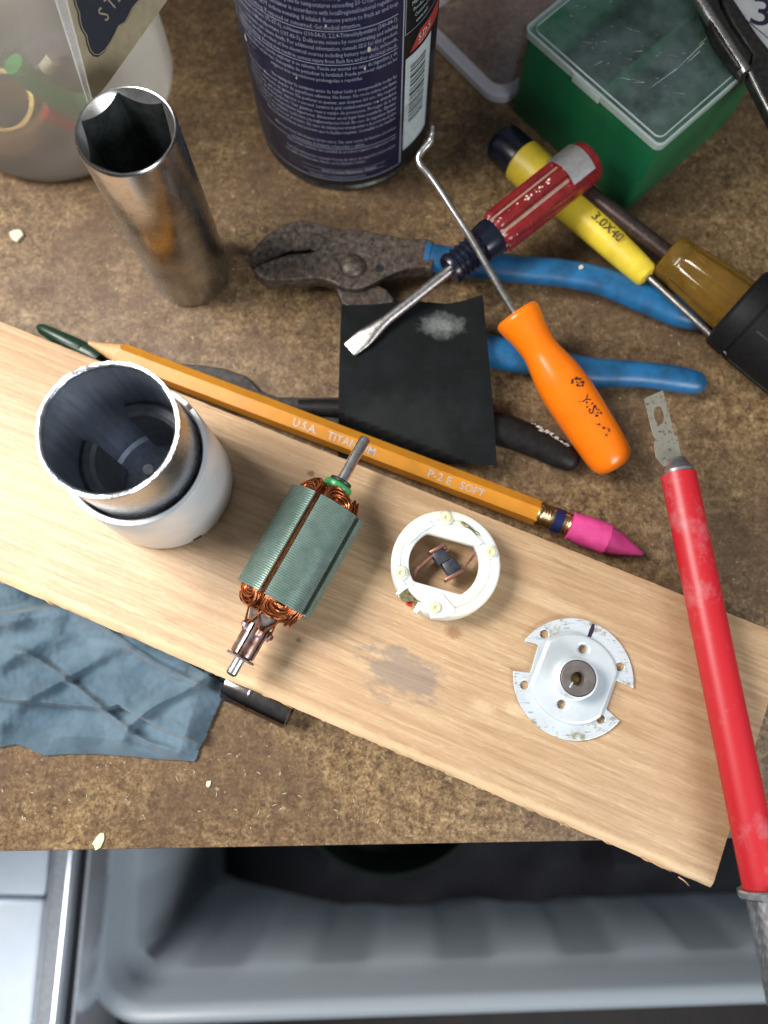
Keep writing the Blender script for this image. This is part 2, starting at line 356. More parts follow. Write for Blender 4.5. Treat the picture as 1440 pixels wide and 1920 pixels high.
M['lid_edge'] = clear('lid_edge', (0.55, 0.64, 0.61), 0.55, 0.14, (0.80, 0.90, 0.87)).m
M['scratch'] = mat('lid_scratch', (0.46, 0.53, 0.51), 0.7)
M['box_stuff'] = mat('dark_contents', (0.035, 0.055, 0.062), 0.6, var=(0.07, 0.09, 0.075), vs=0.08)
M['tub'] = clear('clear_tub', (0.50, 0.48, 0.54), 0.04, 0.08, (0.975, 0.97, 0.975)).m
M['tub_base'] = clear('clear_tub_base', (0.72, 0.72, 0.80), 0.50, 0.15).m
t = NT('milky_plastic'); t.b.inputs['Base Color'].default_value = (0.92, 0.90, 0.85, 1)
t.set(Roughness=0.28, IOR=1.08, Transmission_Weight=0.0)
trl = t.n('ShaderNodeBsdfTranslucent'); trl.inputs[0].default_value = (0.95, 0.92, 0.86, 1)
trp = t.n('ShaderNodeBsdfRefraction'); trp.inputs['Roughness'].default_value = 0.20; trp.inputs['IOR'].default_value = 1.02; trp.inputs[0].default_value = (0.95, 0.94, 0.92, 1)
a1 = t.n('ShaderNodeMixShader'); a1.inputs[0].default_value = 0.5; t.l(t.b.outputs[0], a1.inputs[1]); t.l(trl.outputs[0], a1.inputs[2])
a2 = t.n('ShaderNodeMixShader'); a2.inputs[0].default_value = 0.66; t.l(a1.outputs[0], a2.inputs[1]); t.l(trp.outputs[0], a2.inputs[2]); t.l(a2.outputs[0], t.out.inputs[0]); M['milky'] = t.m
M['kraft'] = mat('kraft_card', (0.36, 0.30, 0.19), 0.75, var=(0.31, 0.26, 0.16), vs=0.4, bs=2.0)
M['plaque'] = mat('black_plaque_print', (0.014, 0.018, 0.032), 0.55)
M['sleeve'] = clear('clear_sleeve', (0.72, 0.72, 0.70), 0.28, 0.15).m
M['red_wire'] = mat('red_wire', (0.85, 0.015, 0.03), 0.4)
M['green_wire'] = mat('green_wire', (0.02, 0.36, 0.06), 0.4)
M['grey_part'] = mat('grey_part', (0.10, 0.10, 0.13), 0.5, var=(0.20, 0.18, 0.22))
M['tan_part'] = mat('tan_part', (0.45, 0.24, 0.10), 0.5)
M['gold_part'] = mat('gold_part', (0.50, 0.36, 0.14), 0.4, 0.8)
M['cream_part'] = mat('cream_part', (0.70, 0.66, 0.50), 0.5)
t = NT('red_barrel')
sm = t.math('MULTIPLY', t.ramp(t.noise(0.085, 7, 0.72), [(0.54, 0.0), (0.72, 1.0)]), 0.42)
t.color(t.mix(sm, (0.50, 0.015, 0.024), (0.52, 0.28, 0.30))); t.set(Roughness=0.42); t.bump(t.noise(1.2, 4, co=t.co(1, 0.2, 0.2)), 0.08, 0.05); M['red_barrel'] = t.m
M['alu'] = mat('aluminium', (0.55, 0.56, 0.58), 0.34, 0.9, var=(0.36, 0.36, 0.37), vs=0.6, bs=1.5)
t = NT('spotted_blade')
t.color(t.mix(t.ramp(t.noise(0.85, 5, 0.7), [(0.56, 0.0), (0.64, 1.0)]), (0.46, 0.44, 0.36), (0.16, 0.11, 0.06))); t.set(Metallic=0.7, Roughness=0.42); M['blade'] = t.m
t = NT('towel')
cr = t.noise(0.55, 5, 0.7)
t.color(t.mix(t.ramp(t.noise(0.06, 4, 0.6), [(0.35, 0.0), (0.7, 1.0)]), (0.046, 0.086, 0.120), (0.104, 0.160, 0.205))); t.set(Roughness=0.95, Sheen_Weight=0.15)
t.bump(t.math('ADD', cr, t.math('MULTIPLY', t.noise(1.8, 4, 0.7), 1.3)), 0.34, 0.26); M['towel'] = t.m
t = NT('storage_bin'); t.b.inputs['Base Color'].default_value = (0.54, 0.60, 0.65, 1); t.set(Roughness=0.26)
trl = t.n('ShaderNodeBsdfTranslucent'); trl.inputs[0].default_value = (0.55, 0.62, 0.68, 1)
trp = t.n('ShaderNodeBsdfTransparent'); trp.inputs[0].default_value = (0.75, 0.82, 0.88, 1)
a1 = t.n('ShaderNodeMixShader'); a1.inputs[0].default_value = 0.45; t.l(t.b.outputs[0], a1.inputs[1]); t.l(trl.outputs[0], a1.inputs[2])
a2 = t.n('ShaderNodeMixShader'); a2.inputs[0].default_value = 0.05; t.l(a1.outputs[0], a2.inputs[1]); t.l(trp.outputs[0], a2.inputs[2]); t.l(a2.outputs[0], t.out.inputs[0]); M['bin'] = t.m
M['dark_cloth'] = mat('dark_cloth', (0.006, 0.006, 0.010), 0.95, var=(0.010, 0.010, 0.014), vs=0.05)  # near black, paints the shade inside the bin
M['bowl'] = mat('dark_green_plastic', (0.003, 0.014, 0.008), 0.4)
M['case'] = mat('pale_blue_steel', (0.74, 0.82, 0.92), 0.22, 0.10, var=(0.64, 0.73, 0.85), vs=0.03)
M['case_bright'] = mat('polished_rail', (0.78, 0.83, 0.90), 0.14, 0.7)
M['case_dark'] = mat('dark_rail', (0.035, 0.040, 0.048), 0.3, 0.4)
M['green_tip'] = mat('bottle_green_plastic', (0.004, 0.030, 0.016), 0.35)
M['paper'] = mat('white_tag', (0.44, 0.45, 0.46), 0.8, var=(0.38, 0.39, 0.40), vs=0.2)

# ------------------------------------------------------------------ setting: bench top, floor
fl, fr = W(0, 1597), W(1440, 1571)
fd = (fr - fl).normalized(); fn = Vector((-fd.y, fd.x, 0))
bm_m = Matrix((fd, fn, Vector((0, 0, 1)))).transposed().to_4x4(); bm_m.translation = (fl + fr) / 2
bench = obj('bench_top', box(-420, 420, 0, 520, -28, 0, 0.7), M['laminate']); mm = bm_m.copy(); mm.translation *= MM; bench.matrix_world = mm
tag(bench, kind='structure')
tag(obj('floor', box(-900, 900, -900, 900, -520, -500), M['floor']), kind='structure')

# ------------------------------------------------------------------ pine board
uB, oB = Vector((-0.9238, 0.3828, 0)), Vector((87.9, -52.4, 0))
vB = Vector((0.3828, 0.9238, 0))
bm_b = Matrix((uB, vB, Vector((0, 0, 1)))).transposed().to_4x4()
bm_b = Matrix((-uB, vB, Vector((0, 0, 1)))).transposed().to_4x4(); bm_b.translation = oB    # x runs from the sawn end at 0 to negative values
def to_board(px, py): return bm_b.inverted() @ W(px, py, 19)
BT, BW = 19.0, 72.3
rings = []
for i in range(241):
    x = 0.0 - 300 * i / 240
    w0 = 0.9 + 1.3 * max(0, pn(x, 3, 0, 0.055) + 0.25) + 0.45 * abs(pn(x, 9, 0, 0.4))
    if -150 < x < -60: w0 += 0.9 * max(0, pn(x, 5, 1, 0.09) + 0.2)
    h0 = 1.0 + 1.2 * abs(pn(x, 1, 7, 0.11)) + 0.4 * abs(pn(x, 6, 2, 0.6))
    e = 0.20 * pn(x, 4, 4, 0.05) + 0.13 * pn(x, 8, 2, 0.35)
    yl, yh = e, BW + 0.12 * pn(x, 2, 2, 0.08) + 0.16 * pn(x, 7, 3, 0.5)
    rings.append([(x, y, z) for y, z in ((yl + 0.5, 0), (yl, 0.5), (yl - 0.1, BT - h0), (yl + 0.45 * w0, BT - 0.45 * h0), (yl + w0, BT - 0.12), (yl + w0 + 0.7, BT),
                                          (BW / 2, BT), (yh - 0.7, BT), (yh - 0.2, BT - 0.2), (yh, BT - 0.7), (yh, 0.5), (yh - 0.5, 0))])
t = NT('pine')
cg = t.co(0.045, 1.0, 1.0)
grain = t.noise(0.9, 7, 0.68, co=cg, dist=0.25); fib = t.noise(1.5, 7, 0.80, co=t.co(0.10, 1, 1)); broad = t.noise(0.085, 4, 0.6, co=t.co(0.25, 1, 1))
c1 = t.ramp(grain, [(0.27, (0.29, 0.17, 0.088)), (0.46, (0.44, 0.29, 0.163)), (0.60, (0.51, 0.355, 0.212)), (0.78, (0.59, 0.435, 0.275))])
c2 = t.mix(t.ramp(fib, [(0.50, 0.0), (0.66, 0.5)]), c1, (0.30, 0.185, 0.095))
c2 = t.mix(t.ramp(t.noise(1.9, 5, 0.75, co=t.co(0.14, 1, 1, (9, 4, 2))), [(0.54, 0.0), (0.70, 0.5)]), c2, (0.68, 0.52, 0.35))
c3 = t.mix(t.ramp(broad, [(0.42, 0.0), (0.68, 0.5)]), c2, (0.40, 0.245, 0.135))
wv = t.n('ShaderNodeTexWave'); wv.bands_direction = 'Y'; t.l(t.co(0.10, 1, 1), wv.inputs['Vector']); wv.inputs['Scale'].default_value = 0.055; wv.inputs['Distortion'].default_value = 9.0; wv.inputs['Detail'].default_value = 3.0; wv.inputs['Detail Scale'].default_value = 0.35
c3 = t.mix(t.ramp(wv.outputs['Fac'], [(0.55, 0.0), (0.97, 0.30)]), c3, (0.34, 0.20, 0.095))
sx = t.n('ShaderNodeSeparateXYZ'); t.l(t.co(), sx.inputs[0])
wob = t.noise(0.30, 6, 0.68, co=t.co(0.5, 1, 1)); wob2 = t.noise(1.1, 5, 0.7)
p = to_board(752, 1262); st = blob(t, sx, p.x, p.y, 14, 8.5, wob, 2.6, 1.0, 0.55)
c4 = t.mix(t.math('MULTIPLY', st, 0.62), c3, (0.17, 0.145, 0.13))
for q, rx, ry, cc, k in (((850, 1186), 3.2, 2.2, (0.26, 0.13, 0.055), 0.75), ((583, 888), 1.4, 1.2, (0.15, 0.06, 0.03), 0.8), ((905, 1325), 5, 2.0, (0.66, 0.50, 0.33), 0.45), ((965, 1330), 4, 2.2, (0.68, 0.53, 0.36), 0.4), ((560, 1200), 1.2, 1.0, (0.12, 0.07, 0.04), 0.6), ((1000, 1115), 30, 3, (0.60, 0.43, 0.27), 0.35), ((120, 790), 20, 5, (0.36, 0.20, 0.10), 0.35)):
    p = to_board(*q); c4 = t.mix(t.math('MULTIPLY', blob(t, sx, p.x, p.y, rx, ry, wob2, 1.2, 1.0, 0.45), k), c4, cc)
fleck = t.ramp(t.noise(1.3, 4, 0.6, co=t.co(0.6, 1, 1, (5, 9, 2))), [(0.71, 0.0), (0.76, 0.55)])
c5 = t.mix(fleck, c4, (0.15, 0.085, 0.045))
edge_l = t.ramp(t.math('DIVIDE', t.math('ADD', sx.outputs[1], t.math('MULTIPLY', t.math('SUBTRACT', wob, 0.5), 5.0)), 10.0), [(0.16, 1.0), (0.33, 0.0)])
c6 = t.mix(t.math('MULTIPLY', edge_l, 0.6), c5, (0.66, 0.48, 0.285))
t.color(c6); t.l(t.math('MULTIPLY_ADD', fib, 0.22, 0.36), t.b.inputs['Roughness'])
t.bump(t.math('ADD', fib, t.math('MULTIPLY', grain, 0.6)), 0.42, 0.22); M['pine'] = t.m
board = thing('pine_board', 'planed pine board lying slanted across the bench, under the motor parts', 'board', bm_b)
obj('plank', loft(rings), M['pine'], board, 42)
gs = []
for i in range(26):
    x = -random.uniform(4, 230); L = random.uniform(1.5, 6)
    y = -0.12; z = BT - random.uniform(0.5, 2.2)
    gs.append(tube([(x, y + 0.25, z), (x + L * 0.5, y - 0.1, z + 0.1), (x + L, y - random.uniform(0.0, 0.35), z + random.uniform(-0.3, 0.2))], [0.16, 0.13, 0.03], 5))
a, b = bm_b.inverted() @ W(1272, 1644, 18.2), bm_b.inverted() @ W(1292, 1661, 18.5)
gs.append(tube([a, a.lerp(b, 0.5) + Vector((0, 0.2, 0.3)), b], [0.22, 0.16, 0.04], 5))
tag(obj('splinter', join(*gs), M['pencil_wood'], board), kind='stuff')

# ------------------------------------------------------------------ motor housing
hc = W(202, 803, 71.3); hc.z = 19.0
hs = thing('motor_housing', 'open steel motor housing with torn bright rim and pale sleeve, standing on the pine board', 'motor housing', hc)
HT, RO, RI = 52.3, 16.75, 15.8
def rag(tt): return 0.55 * pn(math.cos(tt) * 2.2, math.sin(tt) * 2.2, 1.3, 1.0) + 0.18 * max(0.0, pn(math.cos(tt) * 7, math.sin(tt) * 7, 4.3, 1.0))
N = 192; rings = []
for r, z, top in ((4, 0, 0), (RO - 2.5, 0, 0), (RO - 0.8, 0.7, 0), (RO, 2.5, 0), (RO, HT - 4, 0), (RO, HT - 1.2, 1)):
    rings.append([(r * math.cos(2 * math.pi * j / N), r * math.sin(2 * math.pi * j / N), z + (rag(2 * math.pi * j / N) * 0.6 if top else 0)) for j in range(N)])
obj('shell', loft(rings, True, False), M['can_shell'], hs)
rings = []
for r, z, top in ((RI, HT - 1.2, 1), (RI, HT - 5, 0), (RI, 2.2, 0), (RI - 1.2, 1.2, 0), (2.0, 1.0, 0)):
    rings.append([(r * math.cos(2 * math.pi * j / N), r * math.sin(2 * math.pi * j / N), z + (rag(2 * math.pi * j / N) * 0.6 if top else 0)) for j in range(N)])
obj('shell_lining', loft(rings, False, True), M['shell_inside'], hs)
rings = []
for dr, dz in ((RO, -1.2), (RO + 0.18, -0.5), (RO + 0.02, 0.0), (RI + 0.42, 0.05), (RI - 0.08, -0.3), (RI, -1.2)):
    ring = []
    for j in range(N):
        a = 2 * math.pi * j / N; q = max(0.0, pn(math.cos(a) * 2.1, math.sin(a) * 2.1, 9.0) + 0.15) * 3 * pn(math.cos(a) * 12, math.sin(a) * 12, dr * 0.4, 1.0)
        ring.append(((dr + 0.10 * q) * math.cos(a), (dr + 0.10 * q) * math.sin(a), HT + dz + rag(a) * (0.6 if dz < -1 else 1.0) + 0.10 * q))
    rings.append(ring)
obj('torn_rim', loft(rings, False, False), M['torn_rim'], hs, 60)
RS = 19.9
prof = [(17.7, 0.3), (RS - 1.2, 0.3), (RS - 0.3, 0.9), (RS, 2.0), (RS - 0.6, 31.6), (RS - 0.85, 32.1), (18.0, 32.1), (17.7, 31.8)]
obj('flux_sleeve', closed_arc(prof, 110, R(46), R(400)), M['flux'], hs)
obj('sleeve_notch', closed_arc([(RS - 0.3, 1.5), (RS + 0.04, 1.5), (RS + 0.04, 3.4), (RS - 0.3, 3.4)], 6, R(-62), R(-54)), M['case_dark'], hs)
for a in (225, 45):
    obj('magnet', closed_arc([(11.8, 2.6), (15.7, 2.6), (15.7, 27.5), (14.6, 28.4), (12.8, 28.4), (11.8, 27.5)], 30, R(a - 63), R(a + 63)), M['magnet'], hs)
for a in (-45,):
    p = [(15.7, 24 - 0), (15.7, 3)]
    obj('retaining_clip', closed_arc([(14.9, 3), (15.6, 3), (15.6, 29), (14.9, 29.4)], 10, R(a - 17), R(a + 17)), M['shell_inside'], hs)
obj('end_bearing', lathe([(0.9, 4.6), (1.6, 4.6), (2.2, 3.9), (2.2, 1.5), (1.2, 1.5)], 32, 'z', cap=False), M['bearing'], hs)
pv = W(277, 880, 20.6) - hc
obj('vent_rim', mv(lathe([(1.05, 1.7), (1.6, 1.6), (1.75, 1.1), (1.75, 0.3)], 20, 'z'), pv.x, pv.y), M['bright_pin'], hs)  # added pale disc, a painted glint of light through the floor hole

# ------------------------------------------------------------------ armature
A, B = W(432, 1266, 30.6), W(686, 821, 30.6)
A.z = B.z = 30.6
AL = (B - A).length
ar = thing('motor_armature', 'copper wound motor armature with ribbed green core and steel shaft, on the pine board', 'armature', frame(A, B))
AR = 11.4
obj('shaft', lathe([(0, 1.0), (0.35, 1.45), (0.8, 1.6), (AL - 0.7, 1.6), (AL - 0.2, 1.45), (AL, 1.1)], 28), M['steel'], ar)
# angle measured from local z towards local -y (local y points left of the axis); pole k is centred between slots
def pol(r, a): return (-r * math.sin(a), r * math.cos(a))
SL0 = R(-10)
def pole_section(k, s):
    mid = SL0 + R(36 + 72 * k); h = R(36) - 0.95 / AR; o = []
    for i in range(13): o.append((AR - s, -h + 2 * h * i / 12))
    o.append((AR - 1.5, h)); o.append((AR - 2.4, 0.40)); o.append((AR - 3.4, 0.23)); o.append((3.4, 0.55)); o.append((3.4, -0.55)); o.append((AR - 3.4, -0.23)); o.append((AR - 2.4, -0.40)); o.append((AR - 1.5, -h))
    return [(lambda y, z: (y, z))(*pol(r, mid + a)) for r, a in o]
X0, X1, NL = 23.0, 53.4, 46
xs = []
pit = (X1 - X0) / NL
for i in range(NL):
    xs += [(X0 + i * pit, 0.28), (X0 + (i + 0.30) * pit, 0.0), (X0 + (i + 0.66) * pit, 0.0), (X0 + (i + 0.96) * pit, 0.28)]
for k in range(5):
    rings = [[(x, y, z) for y, z in pole_section(k, s)] for x, s in xs]
    obj('lamination_stack', loft(rings), M['lam'], ar, 25)
obj('core_sleeve', lathe([(13.5, 2.2), (15.0, 3.2), (18, 4.4), (X0, 4.6), (X1, 3.8), (57, 3.4), (57.6, 2.4)], 24), M['core'], ar)
for k in range(5):
    mid = SL0 + R(36 + 72 * k); gs = []
    for lay in range(6):
        for turn in range(9):
            rho = 4.3 + turn * 0.56 + 0.12 * pn(k * 3.1, lay, turn); tw = 1.7 + lay * 0.5 + 0.08 * pn(turn, k, lay)
            lim = rho * math.tan(R(36)) - 0.3
            if tw > lim: continue
            if rho + 0.3 > AR - 1.5 and tw < 3.6: rho = AR - 2.0
            ext = 0.35 + lay * 0.78 + 0.5 * pn(k, turn * 1.3, lay * 2.0); pts = []
            for s in (1, -1):
                xe = X1 if s > 0 else X0
                for q in range(9):
                    a = math.pi * q / 8
                    bul = math.sin(a) ** 0.75
                    pts.append((xe + s * (0.2 + ext * bul), s * tw * math.cos(a) if True else 0, rho - 0.55 * bul * (1 + 0.3 * lay) + 0.25 * pn(q, k + turn, lay, 0.7)))
            pts.append(pts[0])
            P3 = []
            sk = 0.55 * pn(k * 2.3, turn * 1.7, lay * 1.9); n_p = 0
            for x, tt, rr_ in pts:
                n_p += 1; ex = max(0, X0 - x, x - X1)
                x += (1 if x > X1 else -1) * ex * sk * tt * 0.18; tt += 0.35 * ex * pn(k + 5, turn * 0.9, lay * 2.7); rr_ += 0.28 * ex * pn(k * 4, turn * 2.1, lay * 1.1)
                y, z = pol(1, mid); yt, zt = pol(1, mid + math.pi / 2)
                P3.append((x, y * rr_ + yt * tt, z * rr_ + zt * tt))
            gs.append(tube(P3, 0.27, 6))
    obj('winding', join(*gs), M['copper'], ar, 60)
obj('fibre_washer', lathe([(5.0, 1.65), (5.0, 4.1), (5.55, 4.1), (5.55, 1.65)], 36, cap=False), M['fibre'], ar)
for k in range(5):
    a0 = SL0 + R(72 * k) + 0.09; a1 = SL0 + R(72 * (k + 1)) - 0.09; rings = []
    for x, r in ((5.9, 3.1), (6.2, 3.45), (12.2, 3.45), (12.3, 3.65), (15.0, 3.65), (15.2, 3.4)):
        ring = []
        for i in range(9): y, z = pol(r, lerp(a0, a1, i / 8)); ring.append((x, y, z))
        for i in range(9): y, z = pol(2.0, lerp(a1, a0, i / 8)); ring.append((x, y, z))
        rings.append(ring)
    sg = obj('commutator_segment', loft(rings), M['comm'], ar, 30)
    am = (a0 + a1) / 2
    y, z = pol(1, am)
    tang = tube([(12.6, y * 3.5, z * 3.5), (13.6, y * 4.0, z * 4.0), (14.8, y * 4.2, z * 4.2), (14.0, y * 4.6, z * 4.6), (13.1, y * 4.5, z * 4.5)], [0.85, 0.8, 0.75, 0.7, 0.6], 8)
    obj('tang', tang, M['comm'], sg)
    for s in (-1, 1):
        y2, z2 = pol(1, am + s * 0.62); y3, z3 = pol(1, am + s * 0.9)
        obj('lead_wire', tube(spline([(13.6, y * 4.3, z * 4.3), (15.4, (y + y2) * 2.25, (z + z2) * 2.25), (17.6, y2 * 4.75, z2 * 4.75), (21.4, y3 * 6.0, z3 * 6.0)], 5), 0.28, 6), M['copper'], ar)
obj('commutator_core', lathe([(5.6, 1.6), (5.7, 2.55), (15.4, 2.55), (15.8, 1.6)], 28, cap=False), M['core'], ar)
obj('insulating_washer', lathe([(57.0, 1.7), (57.2, 3.4), (58.2, 3.9), (59.0, 4.25), (59.8, 4.2), (60.3, 3.7), (60.4, 1.7)], 36, cap=False), M['green_plastic'], ar)
obj('black_washer', lathe([(60.5, 1.65), (60.6, 3.2), (61.0, 3.35), (61.4, 3.2), (61.5, 1.65)], 36, cap=False), M['black_plastic'], ar)

# ------------------------------------------------------------------ brush ring
rc = W(836, 1056, 28.0); rc.z = 19.0
br = thing('brush_ring', 'white nylon brush ring with carbon brushes and yellow rivets, on the pine board', 'brush ring', rc)
def rloc(px, py, z): return W(px, py, 19 + z) - rc
RR = 15.4
prof = [(12.6, 0), (RR - 0.6, 0), (RR, 0.8), (RR, 8.0), (RR - 0.5, 9.2), (RR - 1.5, 9.7), (13.0, 9.5), (12.6, 9.0)]
gapa = R(224)
obj('outer_wall', closed_arc(prof, 90, gapa + R(13), gapa + R(347)), M['nylon'], br)
th = R(-16); ol = []
hw, hh = 10.9, 8.0
for i in range(72):
    a = 2 * math.pi * i / 72; x, y = 9.9 * math.cos(a), 9.9 * math.sin(a)
    y = max(-7.2, min(7.2, y))
    ol.append((x, y))
cl = [ol[0]]
for q in ol[1:]:
    if (Vector(q) - Vector(cl[-1])).length > 0.35: cl.append(q)
op = [(x * math.cos(th) - y * math.sin(th) - 0.5, x * math.sin(th) + y * math.cos(th) + 0.0) for x, y in cl]
obj('web', shape2d([circ(0, 0, 12.9, 64), op[::-1]], 5.4, 9.0, 0.5), M['nylon'], br)
for (px, py) in ((837, 965), (912, 1037), (742, 1076), (815, 1150)):
    q = rloc(px, py, 9.8); ro = Vector((q.x, q.y, 0)); ro = ro.normalized() * 12.9
    obj('boss', mv(lathe([(0.5, 2.3), (9.2, 2.2), (9.9, 1.75), (9.9, 1.0)], 24, 'z'), ro.x, ro.y), M['nylon'], br)
    rv = obj('rivet', mv(lathe([(8.5, 1.35), (10.2, 1.35), (10.5, 1.1), (10.5, 0.7), (9.8, 0.55)], 24, 'z'), ro.x, ro.y), M['rivet_yellow'], br)
def block(pts, z0, z1, bev=0.2): return shape2d([pts], z0, z1, bev)
for c0, c1, w in (((774, 985), (900, 1000), 1), ):
    pass
q = [rloc(*p, 8.5) for p in ((745, 1010), (772, 990), (800, 975), (815, 985), (790, 1000), (766, 1022))]
obj('raised_pad', block([(v.x, v.y) for v in q], 7.2, 9.75, 0.3), M['nylon'], br)
q = [rloc(*p, 8.5) for p in ((790, 1128), (828, 1112), (858, 1148), (834, 1158), (808, 1160))]
obj('raised_pad', block([(v.x, v.y) for v in q], 7.2, 9.75, 0.3), M['nylon'], br)
q = [rloc(*p, 8.5) for p in ((842, 985), (880, 992), (905, 1018), (893, 1026), (862, 1003))]
obj('raised_pad', block([(v.x, v.y) for v in q], 7.2, 9.75, 0.3), M['nylon'], br)
# brass terminals
a, b = rloc(865, 979, 10), rloc(897, 1001, 10); d = (b - a).normalized(); nn = Vector((-d.y, d.x, 0))
m4 = Matrix((d, nn, Vector((0, 0, 1)))).transposed().to_4x4(); m4.translation = Vector((a.x, a.y, 0)); L = (b - a).length
tt = [(0, 7.4), (L, 7.4), (L, 10.4), (L * 0.86, 10.9), (L * 0.80, 9.8), (L * 0.45, 9.9), (L * 0.40, 10.8), (L * 0.22, 10.6), (L * 0.15, 11.4), (0, 10.6)]
g = shape2d([tt], -0.25, 0.25, 0.06); g = ([Vector((p.x, p.z, p.y)) for p in g[0]], g[1])
obj('terminal', xf(g, m4), M['brass'], br)
q = [rloc(*p, 8.8) for p in ((744, 1113), (764, 1104), (767, 1109), (766, 1113), (772, 1117), (776, 1116), (775, 1123), (785, 1127), (786, 1131), (776, 1127), (758, 1129), (752, 1124))]
obj('terminal', shape2d([[(v.x, v.y) for v in q]], 8.2, 8.9, 0.12), M['brass'], br)
q = [rloc(*p, 6.5) for p in ((760, 1130), (773, 1128), (773, 1138), (764, 1136))]
obj('terminal_mark', shape2d([[(v.x, v.y) for v in q]], 5.6, 7.2, 0.2), M['red_paint'], br)
for pts in (((742, 1112), (756, 1098), (772, 1092), (777, 1099), (762, 1104), (747, 1116)), ((774, 1146), (784, 1128), (791, 1131), (788, 1142), (782, 1150))):
    q = [rloc(*p, 9) for p in pts]; obj('terminal_jaw', block([(v.x, v.y) for v in q], 4, 9.4, 0.3), M['nylon'], br)
# brush arms and brushes
def strip(p, z0, z1, th_=0.35):
    p = [Vector((v.x, v.y, 0)) for v in p]; L_, R_ = [], []
    for i, v in enumerate(p):
        d = (p[min(i + 1, len(p) - 1)] - p[max(i - 1, 0)]).normalized(); n_ = Vector((-d.y, d.x, 0)) * th_
        L_.append((v + n_)[:2]); R_.append((v - n_)[:2])
    return shape2d([L_ + R_[::-1]], z0, z1, 0.04)
obj('brush_arm', strip([rloc(*p, 5) for p in ((772, 1088), (782, 1068), (806, 1046), (838, 1026))], 2.6, 6.6), M['copper_dull'], br)
obj('brush_arm', strip([rloc(*p, 6) for p in ((836, 1085), (872, 1064), (882, 1050), (894, 1034))], 3.0, 6.8), M['copper_dull'], br)
def obox(c, d, lx, ly, z0, z1, bev):
    m4 = Matrix.Translation(Vector((c.x, c.y, 0))) @ Matrix.Rotation(math.atan2(d.y, d.x), 4, 'Z'); return xf(box(-lx / 2, lx / 2, -ly / 2, ly / 2, z0, z1, bev), m4)
dd = rloc(838, 1026, 5) - rloc(806, 1044, 5)
obj('carbon_brush', obox(rloc(825, 1043, 5), dd, 3.9, 4.4, 2.4, 6.8, 0.35), M['carbon'], br)
obj('carbon_brush', obox(rloc(847, 1066, 5), dd, 4.2, 4.8, 2.6, 7.0, 0.35), M['carbon'], br)
obj('brush_holder', obox(rloc(820, 1030, 5), dd, 5.2, 0.9, 2.8, 7.2, 0.15), M['copper_dull'], br)
obj('brush_holder', obox(rloc(853, 1078, 6), dd, 6.6, 0.9, 3.2, 7.4, 0.15), M['copper_dull'], br)

# ------------------------------------------------------------------ end plate
pc = W(1075, 1272, 20); pc.z = 19.0
pl = thing('motor_end_plate', 'round zinc plated end plate with two notches and raised bearing, on the pine board', 'end plate', pc)
def ploc(zx, zy, z=1.0): v = W(700 + zx / 2.667, 900 + zy / 2.667, 19 + z) - pc; return (v.x, v.y)
def arc(a0, a1, r, n): return [(r * math.cos(R(lerp(a0, a1, i / n))), r * math.sin(R(lerp(a0, a1, i / n)))) for i in range(n + 1)]
PR = 16.9
ol = arc(-9, 142, PR, 40) + [ploc(825, 825), ploc(785, 965)] + arc(173, 317, PR, 40) + [ploc(1165, 1145), ploc(1212, 1000)]
hol = [ploc(855, 770), ploc(755, 1025), ploc(1232, 933), ploc(1137, 1195)]
inn = [ploc(1050, 845, 2), ploc(942, 1122, 2)]
obj('flange', shape2d([ol] + [circ(x, y, 1.25, 18)[::-1] for x, y in hol] + [circ(x, y, 1.2, 18)[::-1] for x, y in inn] + [circ(0, 0, 2.2, 20)[::-1]], 0.1, 1.1, 0.12), M['zinc'], pl)
u = Vector(ploc(1212, 1000)) - Vector(ploc(785, 965)); aa = R(-24)
dm = []
for i in range(80):
    a = 2 * math.pi * i / 80; x, y = 12.6 * math.cos(a), 12.6 * math.sin(a); x = max(-10.6, min(10.6, x)); dm.append((x * math.cos(aa) - y * math.sin(aa), x * math.sin(aa) + y * math.cos(aa)))
d2 = [dm[0]]
for q in dm[1:]:
    if (Vector(q) - Vector(d2[-1])).length > 0.3: d2.append(q)
obj('raised_disc', shape2d([d2] + [circ(x, y, 1.25, 18)[::-1] for x, y in inn] + [circ(0, 0, 3.2, 24)[::-1]], 0.2, 2.3, 0.85, 4), M['zinc'], pl)
obj('bearing_cup', lathe([(2.0, 6.6), (2.5, 5.7), (3.2, 5.7), (6.4, 5.6), (7.0, 5.45), (7.15, 5.2), (6.9, 5.0), (2.2, 5.0)], 48, 'z', cap=False), M['zinc'], pl)
obj('bearing', lathe([(1.5, 4.8), (6.7, 4.8), (6.95, 4.5), (6.9, 2.2), (6.4, 1.75), (1.5, 1.7)], 48, 'z', cap=False), M['bearing'], pl)
obj('bearing_pin', lathe([(1.2, 1.68), (1.6, 1.68)], 20, 'z'), M['gold_part'], pl)
q = [ploc(*p) for p in ((1094, 718), (1107, 722), (1104, 752), (1088, 786), (1066, 790), (1080, 752))]
obj('marker_line', shape2d([q], 1.115, 1.135), M['marker'], pl)
q = [ploc(*p, 7.3) for p in ((995, 1010), (1002, 1012), (985, 1042), (990, 1060), (980, 1058), (978, 1038))]
obj('scratch', shape2d([q], 6.905, 6.93), M['print_white'], pl)

